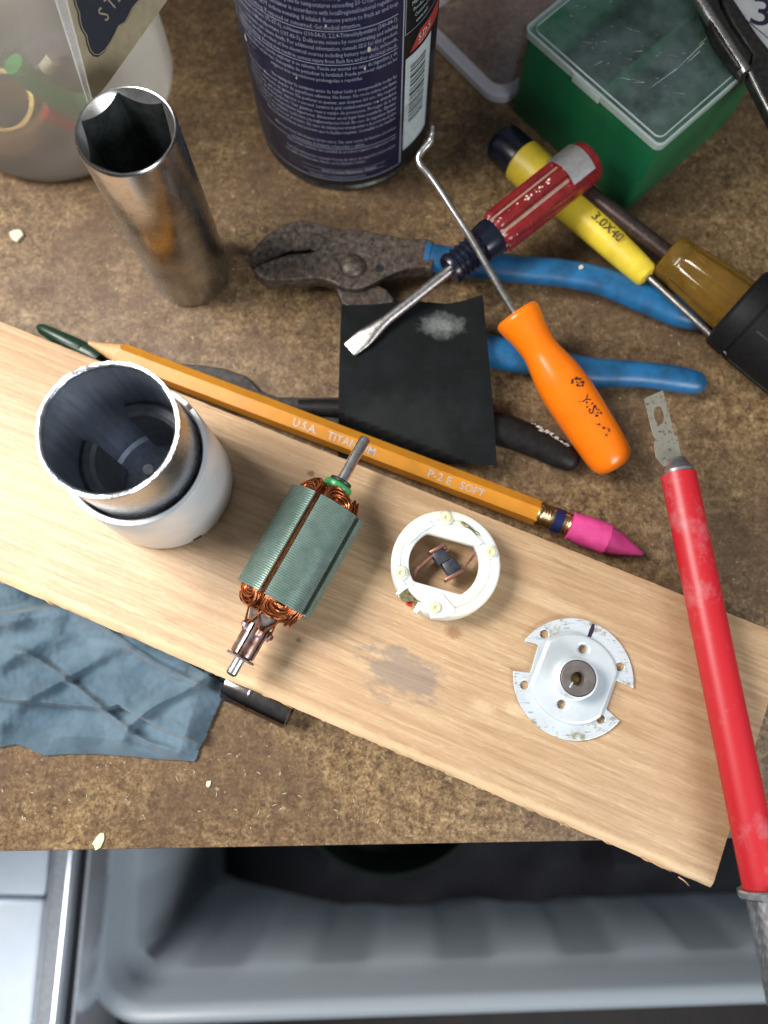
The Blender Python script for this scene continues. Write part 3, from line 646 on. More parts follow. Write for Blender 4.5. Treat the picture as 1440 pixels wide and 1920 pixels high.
# ------------------------------------------------------------------ pencil
A, B = W(166, 643, 6.0), W(1208, 1038, 6.0)
pe = thing('pencil', 'yellow hexagonal pencil with worn tip and pink eraser cap, lying along the pine board', 'pencil', frame(A, B, R(0)))
PL = (B - A).length
def along(px, py, z=5.5): return (W(px, py, z) - A).dot((B - A).normalized())
xb, xf_, xe = along(1012, 957), along(1062, 978), PL
HR = 4.05; roll = R(20)           # roll: facet normals 20 deg away from and 40 deg towards the viewer
def hexr(a, r=HR):
    t_ = (a - roll) % (math.pi / 3); return r * math.cos(math.pi / 6) / math.cos(t_ - math.pi / 6)
NP = 72; cone = []; body = []
kc = HR / 13.2
angs = [2 * math.pi * i / NP + roll for i in range(NP)]
def ring_at(xfun, rfun): return [(xfun(a), rfun(a) * math.cos(a), rfun(a) * math.sin(a)) for a in angs]
# local y is left of the axis (away from the viewer), local z is up; a hexagon corner sits at angle roll + 60 k
body = [ring_at(lambda a: hexr(a) / kc + 0.15 * pn(a * 2, 1, 1), hexr), ring_at(lambda a: 20.0, hexr)] + [ring_at(lambda a, x=x: x, hexr) for x in (60, 110, xb - 0.2)] + [ring_at(lambda a: xb, lambda a: hexr(a) - 0.2)]
bo = obj('barrel', loft(body, False, True), M['pencil'], pe, 20)
obj('wood_tip', loft([ring_at(lambda a: 0.0, lambda a: 0.45), ring_at(lambda a: hexr(a) / kc * 0.5, lambda a: hexr(a) * 0.53), ring_at(lambda a: hexr(a) / kc + 0.15 * pn(a * 2, 1, 1), hexr)], True, False), M['pencil_wood'], pe)
obj('ferrule', lathe([(xb - 0.5, 3.7), (xb, 3.9)] + [(xb + 0.5 + i * 0.45, 3.62 if i % 2 else 3.88) for i in range(8)] + [(xb + 4.2, 3.78), (xf_ - 0.2, 3.78)] + [(xf_ + i * 0.45, 3.6 if i % 2 else 3.86) for i in range(6)] + [(xf_ + 3, 3.7)], 36), M['ferrule'], pe)
obj('ferrule_band', lathe([(xb + 4.6, 3.80), (xb + 4.7, 3.90), (xb + 7.6, 3.90), (xb + 7.7, 3.80)], 36, cap=False), M['ferrule_blue'], pe)
xe0 = along(1068, 982)
rings = []
for x, w, h, dz in ((xe0, 3.9, 3.9, 0), (xe0 + 0.25, 4.35, 4.35, 0), (xe0 + 5, 4.75, 4.6, 0.1), (xe0 + 10, 4.85, 4.5, 0.2), (xe0 + 12.2, 4.8, 4.2, 0.2), (xe0 + 12.6, 4.35, 3.9, 0.1), (xe0 + 17, 3.3, 2.7, -0.3), (PL - 3, 1.7, 1.3, -0.8), (PL - 0.6, 0.75, 0.65, -1.0), (PL, 0.3, 0.3, -1.05)):
    rings.append([(x + (0.35 * pn(math.cos(q * 0.3) * 2, math.sin(q * 0.3) * 2, x) if x > xe0 + 10 else 0), w * math.copysign(abs(math.cos(2 * math.pi * q / 40)) ** 0.85, math.cos(2 * math.pi * q / 40)), dz + h * math.copysign(abs(math.sin(2 * math.pi * q / 40)) ** 0.85, math.sin(2 * math.pi * q / 40))) for q in range(40)])
obj('eraser_cap', loft(rings), M['eraser'], pe, 30)
# foil lettering on the facet that leans away from the viewer: facet centre angle in the local y-z plane
fa = roll + R(90)
fa = min((roll + R(30 + 60 * k) for k in range(6)), key=lambda a: abs(((a - R(110)) + math.pi) % (2 * math.pi) - math.pi))
def facet_text(s, x0, size, xs):
    g = text(s, size, xs, 2, 0.03); ap = HR * math.cos(math.pi / 6) + 0.03; o = []
    ny, nz = math.cos(fa), math.sin(fa); ty, tz = -math.sin(fa), math.cos(fa)   # t: in-facet direction
    if ty < 0: ty, tz = -ty, -tz
    for p in g[0]:
        h = p.y - size * 0.34; o.append(Vector((x0 + p.x, ny * ap + ty * h, nz * ap + tz * h)))
    return o, g[1]
for s, px, py, sz, w in (('U.S.A.', 556, 775, 3.6, 0.95), ('TITANIUM', 620, 802, 3.6, 0.98), ('M', 704, 832, 3.4, 0.9), ('P-2 E', 808, 872, 3.6, 1.05), ('SOFT', 868, 895, 3.4, 1.0)):
    if s == 'M': continue
    obj('lettering', facet_text(s, along(px, py, 9), sz, w), M['silver_foil'], pe, 0)

# ------------------------------------------------------------------ spray can
CXc, CYc, CR = -13.8, 199.8, 30.2
can = thing('spray_can', 'navy blue spray can covered in fine print, standing behind the pliers', 'spray can', Vector((CXc, CYc, 0)))
obj('body', lathe([(3.6, CR - 0.3), (4.2, CR), (118, CR), (122, CR - 1)], 128, 'z', cap=False), M['navy'], can)
obj('base_rim', lathe([(0.6, CR - 4), (0, CR - 2.6), (0.0, CR - 1.6), (0.8, CR - 0.5), (1.9, CR - 0.25), (2.8, CR - 0.9), (3.7, CR - 0.35)], 128, 'z'), M['can_rim'], can)
obj('dome', lathe([(121.9, CR - 1), (124, CR - 1.2), (127, CR - 6), (132, CR - 14), (133, 12), (136, 12), (137, 10)], 64, 'z'), M['can_rim'], can)
obj('spray_nozzle', lathe([(136, 7), (146, 7), (150, 6), (152, 4)], 32, 'z'), M['black_plastic'], can)
def patch(a0, a1, z0f, z1f, off, n=40):
    ring = []; 
    z0f = z0f if callable(z0f) else (lambda t, v=z0f: v); z1f = z1f if callable(z1f) else (lambda t, v=z1f: v)
    rows = [[], []]
    for i in range(n + 1):
        a = lerp(a0, a1, i / n)
        for k, f in ((0, z0f), (1, z1f)): rows[k].append(((CR + off) * math.cos(a), (CR + off) * math.sin(a), f(i / n)))
    return loft(rows, False, False, False)
def wrap(g, a_right, z, off=0.06, w=None, align='r'):
    xs_ = [p.x for p in g[0]]; ref = max(xs_) if align == 'r' else min(xs_)
    return [Vector(((CR + off) * math.cos(a_right + (p.x - ref) / CR), (CR + off) * math.sin(a_right + (p.x - ref) / CR), z + p.y)) for p in g[0]], g[1]
aB = on_cyl(752.5, 150, CXc, CYc, CR)[0]
zc = lambda px, py: on_cyl(px, py, CXc, CYc, CR)[1]
z1, z2, z3, z4 = zc(615, 59), zc(603, 121), zc(683, 275), zc(652, 337)
obj('black_panel', patch(aB + 0.015, R(40), 4.3, 117.5, 0.03), M['can_black'], can)
obj('black_band', patch(R(-240), aB + 0.015, 4.3, z4 - 0.35, 0.03, 90), M['can_black'], can)
obj('border_line', patch(aB, aB + 0.016, z4, 117.5, 0.07, 2), M['print_grey'], can)
obj('border_line', patch(R(-200), aB, z4 - 0.35, z4, 0.07, 80), M['print_grey'], can)
for z in (z1, z2, z3): obj('rule_line', patch(R(-205), aB - 0.055, z - 0.14, z + 0.14, 0.06, 80), M['print_grey'], can)
top_lines = ['Wash hands and exposed skin thoroughly after handling. Wear protective gloves/protective clothing/eye', 'protection. Protect from sunlight. Do not expose to temperatures exceeding 50 C/122 F. Store in a', 'ventilated place. Dispose of contents/container in accordance with local/regional/national regulations.', 'If swallowed: Call a doctor. Do NOT induce vomiting. If inhaled: Remove person to fresh air and keep', 'comfortable for breathing. If exposed or concerned: Get medical attention.']
mid_lines = ['Contains: 1,1-Difluoroethane (75-37-6), n-Hexane (110-54-3), 2,2,4-Trimethylpentane (540-84-1),', '2-Methylpentane, 3-Methylpentane (107-83-5). Deliberate misuse by concentrating and inhaling', 'contents can cause death. For additional information, consult SDS for this product.', 'Do not spray or use this product at live electrical sources including battery terminals, solenoids,', 'switches or wiring. Arcing may result in serious injury from flash fire and/or electrical shock.']
sp_lines = ['PELIGRO: Contiene gas a presion; puede explotar si se calienta. Puede ser mortal en caso de ingestion y de', 'penetracion en las vias. Susceptible de perjudicar la fertilidad. Puede provocar danos en los', 'organos tras exposiciones prolongadas o repetidas.', None,
            'No manipular la sustancia antes de haber leido y comprendido todas las', 'instrucciones. Mantener alejado de superficies calientes. No fumar. No rocie sobre una llama', 'abierta u otra fuente de ignicion. No perforar ni quemar, aun despues del uso. No respirar', 'el polvo, humo, gas, niebla, vapores o aerosol. Lavarse la piel cuidadosamente con abundante', 'agua despues de la manipulacion. Usar guantes, ropa y equipo de proteccion. Proteger de la luz', 'solar. No exponer a temperaturas superiores. Almacenar en un lugar bien ventilado. Eliminar', 'el contenido y el recipiente conforme a la reglamentacion local. En caso de ingestion llamar', 'a un medico. No provocar el vomito. En caso de inhalacion transportar a la persona al aire', 'libre y mantenerla en una posicion que le facilite respirar. Consultar a un medico.', None, 'Mantener fuera del alcance de los ninos. No usar cerca de fuentes electricas', 'ni terminales de bateria, solenoides o cables.']
low_lines = ['Este envase contiene una cantidad de producto superior segun peso neto', None, 'Para mas informacion consultar la hoja de datos de seguridad del producto', 'y la pagina del fabricante. Hecho en los Estados Unidos.']
def lines(ls, zt, pitch, size, xs):
    for i, s in enumerate(ls):
        if not s: continue
        g = text(s, size, xs, 1, 0.012)
        w = max(p.x for p in g[0]); keep = [f for f in g[1] if min(g[0][k].x for k in f) > w - 66]
        idx = sorted({k for f in keep for k in f}); mp = {k: n_ for n_, k in enumerate(idx)}
        g = ([g[0][k] for k in idx], [tuple(mp[k] for k in f) for f in keep])
        short = len(s) < 56 or s.endswith('.') and len(s) < 76
        obj('text_line', wrap(g, aB - (0.06 if not short else 0.42), zt - (i + 0.80) * pitch), M['print_grey'], can, 0)
lines(top_lines, z1 + 5 * 2.32 + 0.2, 2.32, 2.15, 0.64)
lines(mid_lines, z1 - 0.25, (z1 - z2 - 0.5) / 5, 2.1, 0.66)
lines(sp_lines, z2 - 0.3, (z2 - z3 - 0.5) / 16, 2.05, 0.66)
lines(low_lines, z3 - 0.3, 1.95, 1.9, 0.66)
g = text('VOC Content Electronic Cleaner', 1.7, 0.8, 1, 0.012); obj('text_line', wrap(g, aB - 0.30, z4 + 3.6), M['print_white'], can, 0)
obj('text_frame', patch(aB - 1.15, aB - 0.20, z4 + 5.2, z4 + 5.36, 0.06), M['print_grey'], can); obj('text_frame', patch(aB - 1.15, aB - 0.20, z4 + 3.1, z4 + 3.26, 0.06), M['print_grey'], can)
lines(['Net weight 11 oz. Distributed in the U.S.A.'], z4 + 2.4, 1.9, 1.6, 0.7)
# bar code label, red flash
aL, zLt = on_cyl(760.5, 116, CXc, CYc, CR); zLb = zc(763.5, 272)
aR_ = on_cyl(801.5, 150, CXc, CYc, CR)[0]
zRt, zRb = zc(801, 60), zc(801, 223)
zt = lerp(zLt, zRt, 0.3); lab = obj('barcode_label', patch(aL, aR_, (zLb + zRb) / 2, zt, 0.06), M['print_white'], can)
zb = (zLb + zRb) / 2
z = zb + 3.0
wid = [2.6, .4, .7, .3, 1.0, .35, .5, .9, .3, .4, 1.1, .3, .6, .35, .8, .4, .3, .9, .5, .3, .7, .4]; y = zt - 4
k = 0
while y > zb + 2.4 and k < len(wid):
    h = wid[k] if k else 0.5
    obj('bar', patch(aL + 0.07, aR_ - 0.10, y - h, y, 0.09, 12), M['print_black'], lab); y -= h + (0.35 + 0.6 * ((k * 7) % 5) / 5); k += 1
obj('red_flash', patch(aL + 0.05, aR_ + 0.2, lambda t_: zt + 1.2 + 0.0 * t_, lambda t_: zt + 1.2 + min(5.4, 22 * t_), 0.06), M['print_red'], can)
g = text('S.D.S.', 3.2, 0.95, 2, 0.03); obj('lettering', wrap(g, aL + 0.17, zt + 2.9, 0.1, align='l'), M['print_white'], can, 0)
g = text('www.sds', 1.3, 0.9, 1); obj('lettering', wrap(g, aL + 0.17, zt + 1.5, 0.1, align='l'), M['print_white'], can, 0)
obj('panel_frame', patch(aL - 0.02, aR_ + 0.3, zt + 9.0, zt + 9.2, 0.06), M['print_grey'], can); obj('panel_frame', patch(aL - 0.02, aL - 0.012, zt + 9.0, zt + 30, 0.06, 2), M['print_grey'], can)
for i, s in enumerate(('Manufactured for', 'Product of U.S.A.', 'Customer Service', 'www.info')):
    obj('text_line', wrap(text(s, 1.9, 0.8, 1), aL + 0.06 + 0.02 * i, zt + 17.5 - 2.3 * i, 0.07, align='l'), M['print_white'], can, 0)
for px, py, rr_ in ((692, 92, 1.0), (461, 70, 1.3), (684, 128, 0.6), (611, 48, 0.5), (556, 146, 0.45), (708, 190, 0.4)):
    a, z = on_cyl(px, py, CXc, CYc, CR)
    pts = [((CR + 0.1) * math.cos(a + rr_ * (0.5 + 0.3 * pn(q, px)) * math.cos(q * 0.7) / CR), (CR + 0.1) * math.sin(a + rr_ * (0.5 + 0.3 * pn(q, px)) * math.cos(q * 0.7) / CR), z + rr_ * (1 + 0.5 * pn(q, py)) * math.sin(q * 0.7)) for q in range(9)]
    obj('paint_speck', (pts, [tuple(range(9))]), M['chip'], can, 0)

# ------------------------------------------------------------------ deep socket
sc_ = W(235, 243, 71.5); sc_.z = 0
so = thing('deep_socket', 'large chrome deep socket standing upright beside the milky jar', 'socket', sc_)
SR, SH, SI = 13.35, 71.5, 12.45
obj('body', lathe([(0, SR - 2.2), (0.15, SR - 0.9), (0.9, SR - 0.15), (2.2, SR), (SH - 1.0, SR), (SH - 0.35, SR - 0.2), (SH, SR - 0.55), (SH - 0.1, SI + 0.1)], 96, 'z', cap=True, cap1=False), M['chrome_worn'], so)
N = 120
def hxr(a): t_ = (a - R(45)) % (math.pi / 3); return 12.25 * math.cos(math.pi / 6) / math.cos(t_ - math.pi / 6)
def rg(rf, zf): return [(rf(a) * math.cos(a), rf(a) * math.sin(a), zf(a)) for a in [2 * math.pi * j / N for j in range(N)]]
obj('chamfer', loft([rg(lambda a: SI + 0.12, lambda a: SH - 0.1), rg(lambda a: SI, lambda a: SH - 0.5), rg(lambda a: hxr(a), lambda a: SH - 0.6 - (SI - hxr(a)) * 1.25)], False, False), M['chrome'], so)
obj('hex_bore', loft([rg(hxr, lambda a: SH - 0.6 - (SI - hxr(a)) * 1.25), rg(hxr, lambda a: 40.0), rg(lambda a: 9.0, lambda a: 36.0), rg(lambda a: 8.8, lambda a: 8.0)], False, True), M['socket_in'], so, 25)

# small socket lying against the board
A, B = W(426, 1277, 5.6), W(548, 1334, 5.6)
s2 = thing('small_socket', 'small dark chrome socket lying against the lower edge of the pine board', 'socket', frame(A, B))
L = (B - A).length
obj('body', lathe([(0, 4.0), (0.4, 5.3), (1, 5.5), (L - 0.9, 5.5), (L - 0.25, 5.3), (L, 4.9), (L - 0.2, 4.4), (L - 9, 4.2)], 48, cap=True), M['chrome_dark'], s2)
obj('drive_ring', lathe([(8, 5.52), (8.3, 5.62), (9, 5.62), (9.3, 5.52)], 48, cap=False), M['chrome_dark'], s2)

# ------------------------------------------------------------------ blue handled pliers
pj = W(661, 496, 10); pj.z = 0
bp = thing('slip_joint_pliers', 'old rusty slip joint pliers with blue grips, lying under the screwdrivers', 'pliers', pj)
def zl(zx, zy, z): v = W(440 + zx / 2.769, 380 + zy / 2.769, z) - pj; return (v.x, v.y)
lo = [(98, 345), (125, 322), (180, 300), (235, 281), (280, 268), (335, 262), (400, 256), (452, 226), (500, 165), (545, 142), (600, 135), (660, 137), (800, 172), (900, 186), (1030, 198), (1030, 335), (985, 336), (900, 346), (845, 360), (790, 382), (740, 408), (690, 432), (640, 448), (600, 448), (550, 438), (500, 412), (440, 394), (380, 392), (300, 400), (200, 405), (145, 393), (112, 368)]
obj('lower_jaw', shape2d([smooth_closed([zl(*p, 11) for p in lo], 3)], 5.2, 11.2, 0.7), M['rusty'], bp)
up_ = [(78, 310), (88, 262), (112, 220), (150, 178), (195, 145), (240, 120), (290, 100), (345, 88), (395, 92), (450, 112), (545, 132), (600, 190), (640, 300), (700, 400), (790, 450), (830, 500), (800, 560), (640, 560), (560, 520), (520, 420), (470, 330), (420, 250), (390, 238), (350, 250), (300, 246)]
teeth = []
n_t = 12
for i in range(n_t + 1):
    t_ = i / n_t; x = lerp(290, 112, t_); y = lerp(252, 330, t_)
    teeth += [(x, y), (x - 5, y - 7)]
obj('upper_jaw', shape2d([[zl(*p, 9) for p in up_ + teeth]], 1.5, 8.8, 0.45), M['rusty'], bp)
rv = lathe([(10, 4.2), (11.6, 4.2), (12.5, 3.9), (13.2, 3.0), (13.6, 1.6), (13.7, 0.3)], 32, 'z'); c = zl(612, 322, 12.5)
obj('pivot_rivet', mv(rv, *c), M['rusty'], bp)
c = zl(752, 342, 11.2); obj('adjusting_hole', mv(lathe([(11.1, 1.5), (11.23, 1.5)], 20, 'z'), *c), M['black_steel'], bp)
def grip(name, pts, rads, mat_, parent, org, sq=(1.0, 0.85)):
    P_ = spline([W(x, y, z) - org for x, y, z in pts], 7); r_ = []
    for i in range(len(P_)):
        f = i / (len(P_) - 1) * (len(rads) - 1); k = min(int(f), len(rads) - 2); r_.append(lerp(rads[k], rads[k + 1], f - k))
    # rounded end
    d = (P_[-1] - P_[-2]).normalized(); e = r_[-1]
    for q in (0.45, 0.75, 0.93, 1.0): P_.append(P_[len(r_) - 1 if False else -1] + d * 0 if False else (P_[-1])); P_.pop(); break
    base = P_[-1].copy()
    for q in (0.35, 0.65, 0.88, 0.98): P_.append(base + d * e * q); r_.append(e * math.sqrt(max(0.02, 1 - q * q)))
    return obj(name, tube(P_, r_, 20, sq), mat_, parent, 60)
grip('handle_grip', [(800, 481, 8), (860, 492, 7.5), (960, 503, 7), (1060, 513, 7), (1130, 528, 6.5), (1200, 555, 6), (1270, 585, 5.5), (1316, 596, 5)], [4.6, 4.9, 4.8, 4.7, 4.8, 5.2, 4.9, 4.2], M['blue_grip'], bp, pj)
obj('grip_mouth', tube([W(796, 480, 8) - pj, W(806, 482, 8) - pj], [4.9, 4.9], 20, (1, 0.85)), M['blue_grip'], bp)
obj('tang', tube([W(690, 560, 5) - pj, W(760, 600, 5) - pj, W(840, 636, 5) - pj], [5.0, 4.2, 3.6], 14, (1, 0.7)), M['rusty'], bp)
grip('handle_grip', [(820, 628, 5.2), (930, 661, 5.2), (1000, 674, 5.2), (1100, 697, 5.2), (1200, 702, 5.2), (1270, 711, 5), (1302, 717, 4.8)], [4.4, 5.4, 5.3, 4.9, 4.3, 4.4, 3.9], M['blue_grip'], bp, pj)

# ------------------------------------------------------------------ black handled pliers under the pencil
o = W(640, 780, 0)
bk = thing('black_pliers', 'black handled pliers lying under the pencil and the black abrasive sheet', 'pliers', o)
q = [W(x, y, 2.2) - o for x, y in ((325, 682), (370, 683), (420, 690), (462, 705), (488, 732), (520, 744), (580, 745), (640, 744), (640, 800), (560, 812), (430, 770), (340, 715))]
obj('jaw', shape2d([[(v.x, v.y) for v in q]], 0.3, 2.0, 0.4), M['black_steel'], bk)
grip('handle_grip', [(560, 764, 2.6), (640, 766, 2.8), (740, 776, 3.4), (850, 786, 4.2), (940, 806, 4.6), (1000, 828, 4.6), (1048, 851, 4.5), (1064, 860, 4.4)], [2.6, 3.0, 3.6, 4.4, 5.4, 5.1, 4.7, 4.1], M['black_grip'], bk, o)
gs = []
for i in range(26):
    t_ = i / 25; px, py = lerp(1000, 1065, t_) + random.uniform(-2, 3), lerp(796, 834, t_) + random.uniform(-3, 3)
    v = W(px, py, 8.3 - 0.5 * t_) - o; s_ = random.uniform(0.25, 0.8)
    gs.append(mv(([(s_ * 1.4 * math.cos(k) * random.uniform(.6, 1), s_ * 0.6 * math.sin(k) * random.uniform(.6, 1), 0.05 * math.sin(k * 3)) for k in range(6)], [tuple(range(6))]), v.x, v.y, v.z))
tag(obj('scuff_mark', join(*gs), M['scuff'], bk, 0), kind='stuff')

# dark green tip poking out from under the board
A, B = W(70, 614, 3), W(178, 668, 3)
gt = thing('green_marker', 'dark green plastic marker end poking out beside the pencil tip', 'marker', frame(A, B))
L = (B - A).length
obj('cap', tube([(0, 0.4, 0), (1.5, 0.3, 0), (L * 0.55, 0, 0), (L - 1, 0, 0), (L + 2, -0.5, 0)], [0.9, 1.8, 2.9, 3.2, 2.6], 16, (1.0, 0.9)), M['green_tip'], gt)
obj('clip', box(3, L * 0.8, -0.8, 0.8, 2.2, 3.1, 0.3), M['green_tip'], gt)

# ------------------------------------------------------------------ black abrasive sheet
o = W(780, 700, 0)
ab = thing('abrasive_sheet', 'black abrasive paper square with a pale smudge, lying over the plier handles', 'sandpaper', o)
NX, NY = 36, 36; rows = []
T_ = [(640, 573), (705, 571), (770, 563), (800, 567), (838, 570), (870, 564), (905, 553)]; Bm = [(634, 862), (700, 864), (800, 867), (870, 870), (932, 873)]
for j in range(NY + 1):
    v = j / NY; row = []
    for i in range(NX + 1):
        u = i / NX
        tp = poly_at([(*p, 0) for p in T_], u); bt = poly_at([(*p, 0) for p in Bm], u); p = bt.lerp(tp, v)
        p.x += 8 * math.sin(v * 3.1) * (u - 0.5) * 0.4
        z = 12.2 + 1.5 * v + 1.1 * math.sin(v * math.pi) * (1 - u) - 1.3 * math.exp(-((u - 0.62) / 0.16) ** 2) * v ** 6 + 1.6 * max(0, u - 0.75) * 4 * max(0, v - 0.7) + 0.35 * pn(u * 3, v * 3, 2)
        cr_ = abs(v - 0.36 - 0.05 * math.sin(u * 4)); z += 0.55 * max(0, 1 - cr_ / 0.05) * (0.4 + 0.6 * u)
        z += 0.45 * max(0, 1 - abs(u - 0.57) / 0.03) * max(0, v - 0.3)
        dpx = 826 + (p.x - 640) * 0.383 - p.y; q = max(0, min(1, (dpx - 26) / 26)); q = q * q * (3 - 2 * q)
        z = lerp(0.7, z - 2.6 * max(0, 1 - v * 1.6), q)
        row.append(W(p.x, p.y, z) - o)
    rows.append(row)
top = [[q + Vector((0, 0, 0.22)) for q in r] for r in rows]
g1 = loft(top, False, False, False); g2 = loft(rows, False, False, False)
n1 = len(g1[0]); rim = [j * (NX + 1) for j in range(NY + 1)]
per = [i for i in range(NX + 1)] + [j * (NX + 1) + NX for j in range(1, NY + 1)] + [NY * (NX + 1) + i for i in range(NX - 1, -1, -1)] + [j * (NX + 1) for j in range(NY - 1, 0, -1)]
f = g1[1] + [tuple(k + n1 for k in q) for q in g2[1]] + [(per[k], per[(k + 1) % len(per)], per[(k + 1) % len(per)] + n1, per[k] + n1) for k in range(len(per))]
t, sx, wob = SANDBLOB
p = W(828, 610, 13.5) - o
sm = blob(t, sx, p.x, p.y, 8.0, 5.0, wob, 1.3, 1.0, 0.25)
base = t.mix(t.ramp(t.noise(0.10, 4, 0.6), [(0.4, 0.0), (0.7, 1.0)]), (0.006, 0.007, 0.0075), (0.010, 0.011, 0.012))
p2 = W(760, 790, 13.5) - o; dust = blob(t, sx, p2.x, p2.y, 26, 12, wob, 1.5, 1.0, 0.3)
base = t.mix(t.math('MULTIPLY', dust, 0.35), base, (0.022, 0.026, 0.026))
rub = t.ramp(t.noise(0.5, 6, 0.75, co=t.co(0.25, 1, 1)), [(0.60, 0.0), (0.75, 0.5)])
base = t.mix(rub, base, (0.022, 0.024, 0.024))
t.color(t.mix(t.math('MULTIPLY', t.math('MULTIPLY', sm, t.math('MULTIPLY_ADD', t.noise(0.9, 5, 0.7), 1.2, 0.0)), 0.95), base, (0.24, 0.26, 0.25))); t.set(Roughness=0.72, Specular_IOR_Level=0.10); t.bump(t.noise(3.0, 3), 0.3, 0.08)
obj('sheet', (g1[0] + g2[0], f), M['sand'], ab, 40)

# ------------------------------------------------------------------ red screwdriver
A, B = W(655, 656, 15.0), W(1108, 297, 24.0)
rs = thing('red_screwdriver', 'red fluted screwdriver with navy collar, lying across the blue plier grip', 'screwdriver', frame(A, B))
AX = (B - A).normalized(); L = (B - A).length
def al(px, py, z): return (W(px, py, z) - A).dot(AX)
x1, x2, x3 = al(712, 606, 16), al(842, 507, 19), al(926, 440, 21)
rings = []
for x, w, h in ((0, 2.5, 0.35), (0.3, 2.75, 0.45), (5.5, 3.0, 0.9), (9.5, 2.6, 1.5), (13.5, 1.9, 1.75), (16, 1.75, 1.75), (x2, 1.75, 1.75)):
    rings.append([(x, w * math.copysign(abs(math.cos(2 * math.pi * k / 24)) ** (0.45 if x < 9 else 1), math.cos(2 * math.pi * k / 24)), h * math.copysign(abs(math.sin(2 * math.pi * k / 24)) ** (0.45 if x < 9 else 1), math.sin(2 * math.pi * k / 24))) for k in range(24)])
obj('blade', loft(rings), M['steel_dull'], rs, 40)
pr = [(x2 - 0.2, 2.6), (x2, 4.7), (x2 + 1.0, 5.2)]
for i in range(5): pr += [(x2 + 2.2 + i * 2.0, 5.15), (x2 + 2.9 + i * 2.0, 4.55), (x2 + 3.6 + i * 2.0, 4.55)]
pr += [(x2 + 12.6, 5.6), (x3 - 1.2, 6.2), (x3 + 0.2, 6.0), (x3 + 0.3, 3.0)]
obj('collar', lathe(pr, 36), M['collar_blue'], rs)
RH = 7.2
obj('handle_core', lathe([(x3, 4.8), (x3 + 2, 5.6), (L - 8, 5.7), (L - 4, 5.4), (L - 3, 4.0)], 36), M['clear_core'], rs)
obj('inner_shaft', lathe([(x3 - 2, 1.6), (L - 14, 1.6)], 16), M['steel'], rs)
for k in range(6):
    a = R(30 + 60 * k); ca, sa = math.cos(a), math.sin(a)
    pts = [(x3 + 0.6, 4.0 * ca, 4.0 * sa), (x3 + 2, 4.7 * ca, 4.7 * sa), (x3 + 5, 4.9 * ca, 4.9 * sa), (L - 12, 4.9 * ca, 4.9 * sa), (L - 5, 4.7 * ca, 4.7 * sa), (L - 3.5, 4.2 * ca, 4.2 * sa)]
    obj('ridge', tube(spline(pts, 4), [1.2] + [1.9] * 3 + [2.35] * 15 + [2.3, 2.0], 12), M['red_plastic'], rs, 60)
obj('butt', lathe([(L - 13, 5.3), (L - 11.5, 6.7), (L - 9, RH), (L - 3, RH), (L - 1.2, 6.6), (L - 0.3, 5.2), (L, 3.2)], 40), M['red_plastic'], rs)
cg = closed_arc([(RH + 0.1, -4.3), (RH + 0.55, -4.3), (RH + 0.55, 4.3), (RH + 0.1, 4.3)], 18, R(20), R(135))
cg = ([Vector((L - 8.5 + p.z, p.x, p.y)) for p in cg[0]], cg[1]); obj('clip_band', cg, M['steel_satin'], rs)
gs = []
for i in range(30):
    a = random.gauss(R(75), 0.35); x = random.gauss((x3 + L) / 2 - 3, 7); r_ = 6.95; s_ = random.uniform(0.12, 0.5)
    if x < x3 + 2 or x > L - 14: continue
    a = R(30 + 60 * round((math.degrees(a) - 30) / 60)) + random.uniform(-0.1, 0.1)
    gs.append(([(x + s_ * 1.5 * math.cos(k) * random.uniform(.5, 1), (r_ + 0.33) * math.cos(a + s_ * .12 * math.sin(k)), (r_ + 0.33) * math.sin(a + s_ * .12 * math.sin(k))) for k in range(6)], [tuple(range(6))]))
tag(obj('paint_fleck', join(*gs), M['chip'], rs, 0), kind='stuff')

# ------------------------------------------------------------------ yellow screwdriver
A, B = W(943, 268, 8.5), W(1368, 660, 14.0)
ys = thing('yellow_screwdriver', 'small yellow screwdriver with black swivel cap, under the red screwdriver', 'screwdriver', frame(A, B))
AX = (B - A).normalized(); L = (B - A).length
def al(px, py, z): return (W(px, py, z) - A).dot(AX)
xc, xh = al(978, 300, 8.5), al(1216, 519, 11.5)
obj('swivel_cap', lathe([(-2.6, 3.0), (-2.2, 5.0), (-1, 6.3), (1, 6.9), (xc - 0.2, 6.9)], 40), M['collar_blue'], ys)
obj('handle', lathe([(xc, 6.6), (xc + 0.4, 7.3), (xc + 8, 7.3), (xc + 12, 6.5), (xc + 20, 5.9), (xh - 8, 4.6), (xh - 1, 4.2), (xh - 0.3, 3.8), (xh, 3.0), (xh - 0.05, 1.2)], 44), M['yellow'], ys)
rings = []
for x, w, h in ((xh - 1, 1.05, 1.05), (L - 9, 1.05, 1.05), (L - 7.5, 1.15, 0.95), (L - 1.5, 1.55, 0.42), (L, 1.5, 0.3)):
    rings.append([(x, w * math.copysign(abs(math.cos(2 * math.pi * k / 20)) ** (0.5 if x > L - 6 else 1), math.cos(2 * math.pi * k / 20)), h * math.sin(2 * math.pi * k / 20)) for k in range(20)])
obj('blade', loft(rings), M['steel_dull'], ys)
g = text('3.0X40', 4.6, 0.95, 3, 0.0); xt = al(1112, 410, 13); rt = 5.35
obj('lettering', ([Vector((xt + p.x, (rt + 0.3) * math.sin((p.y - 1.6) / rt), (rt + 0.3) * math.cos((p.y - 1.6) / rt))) for p in g[0]], g[1]), M['marker'], ys, 0)

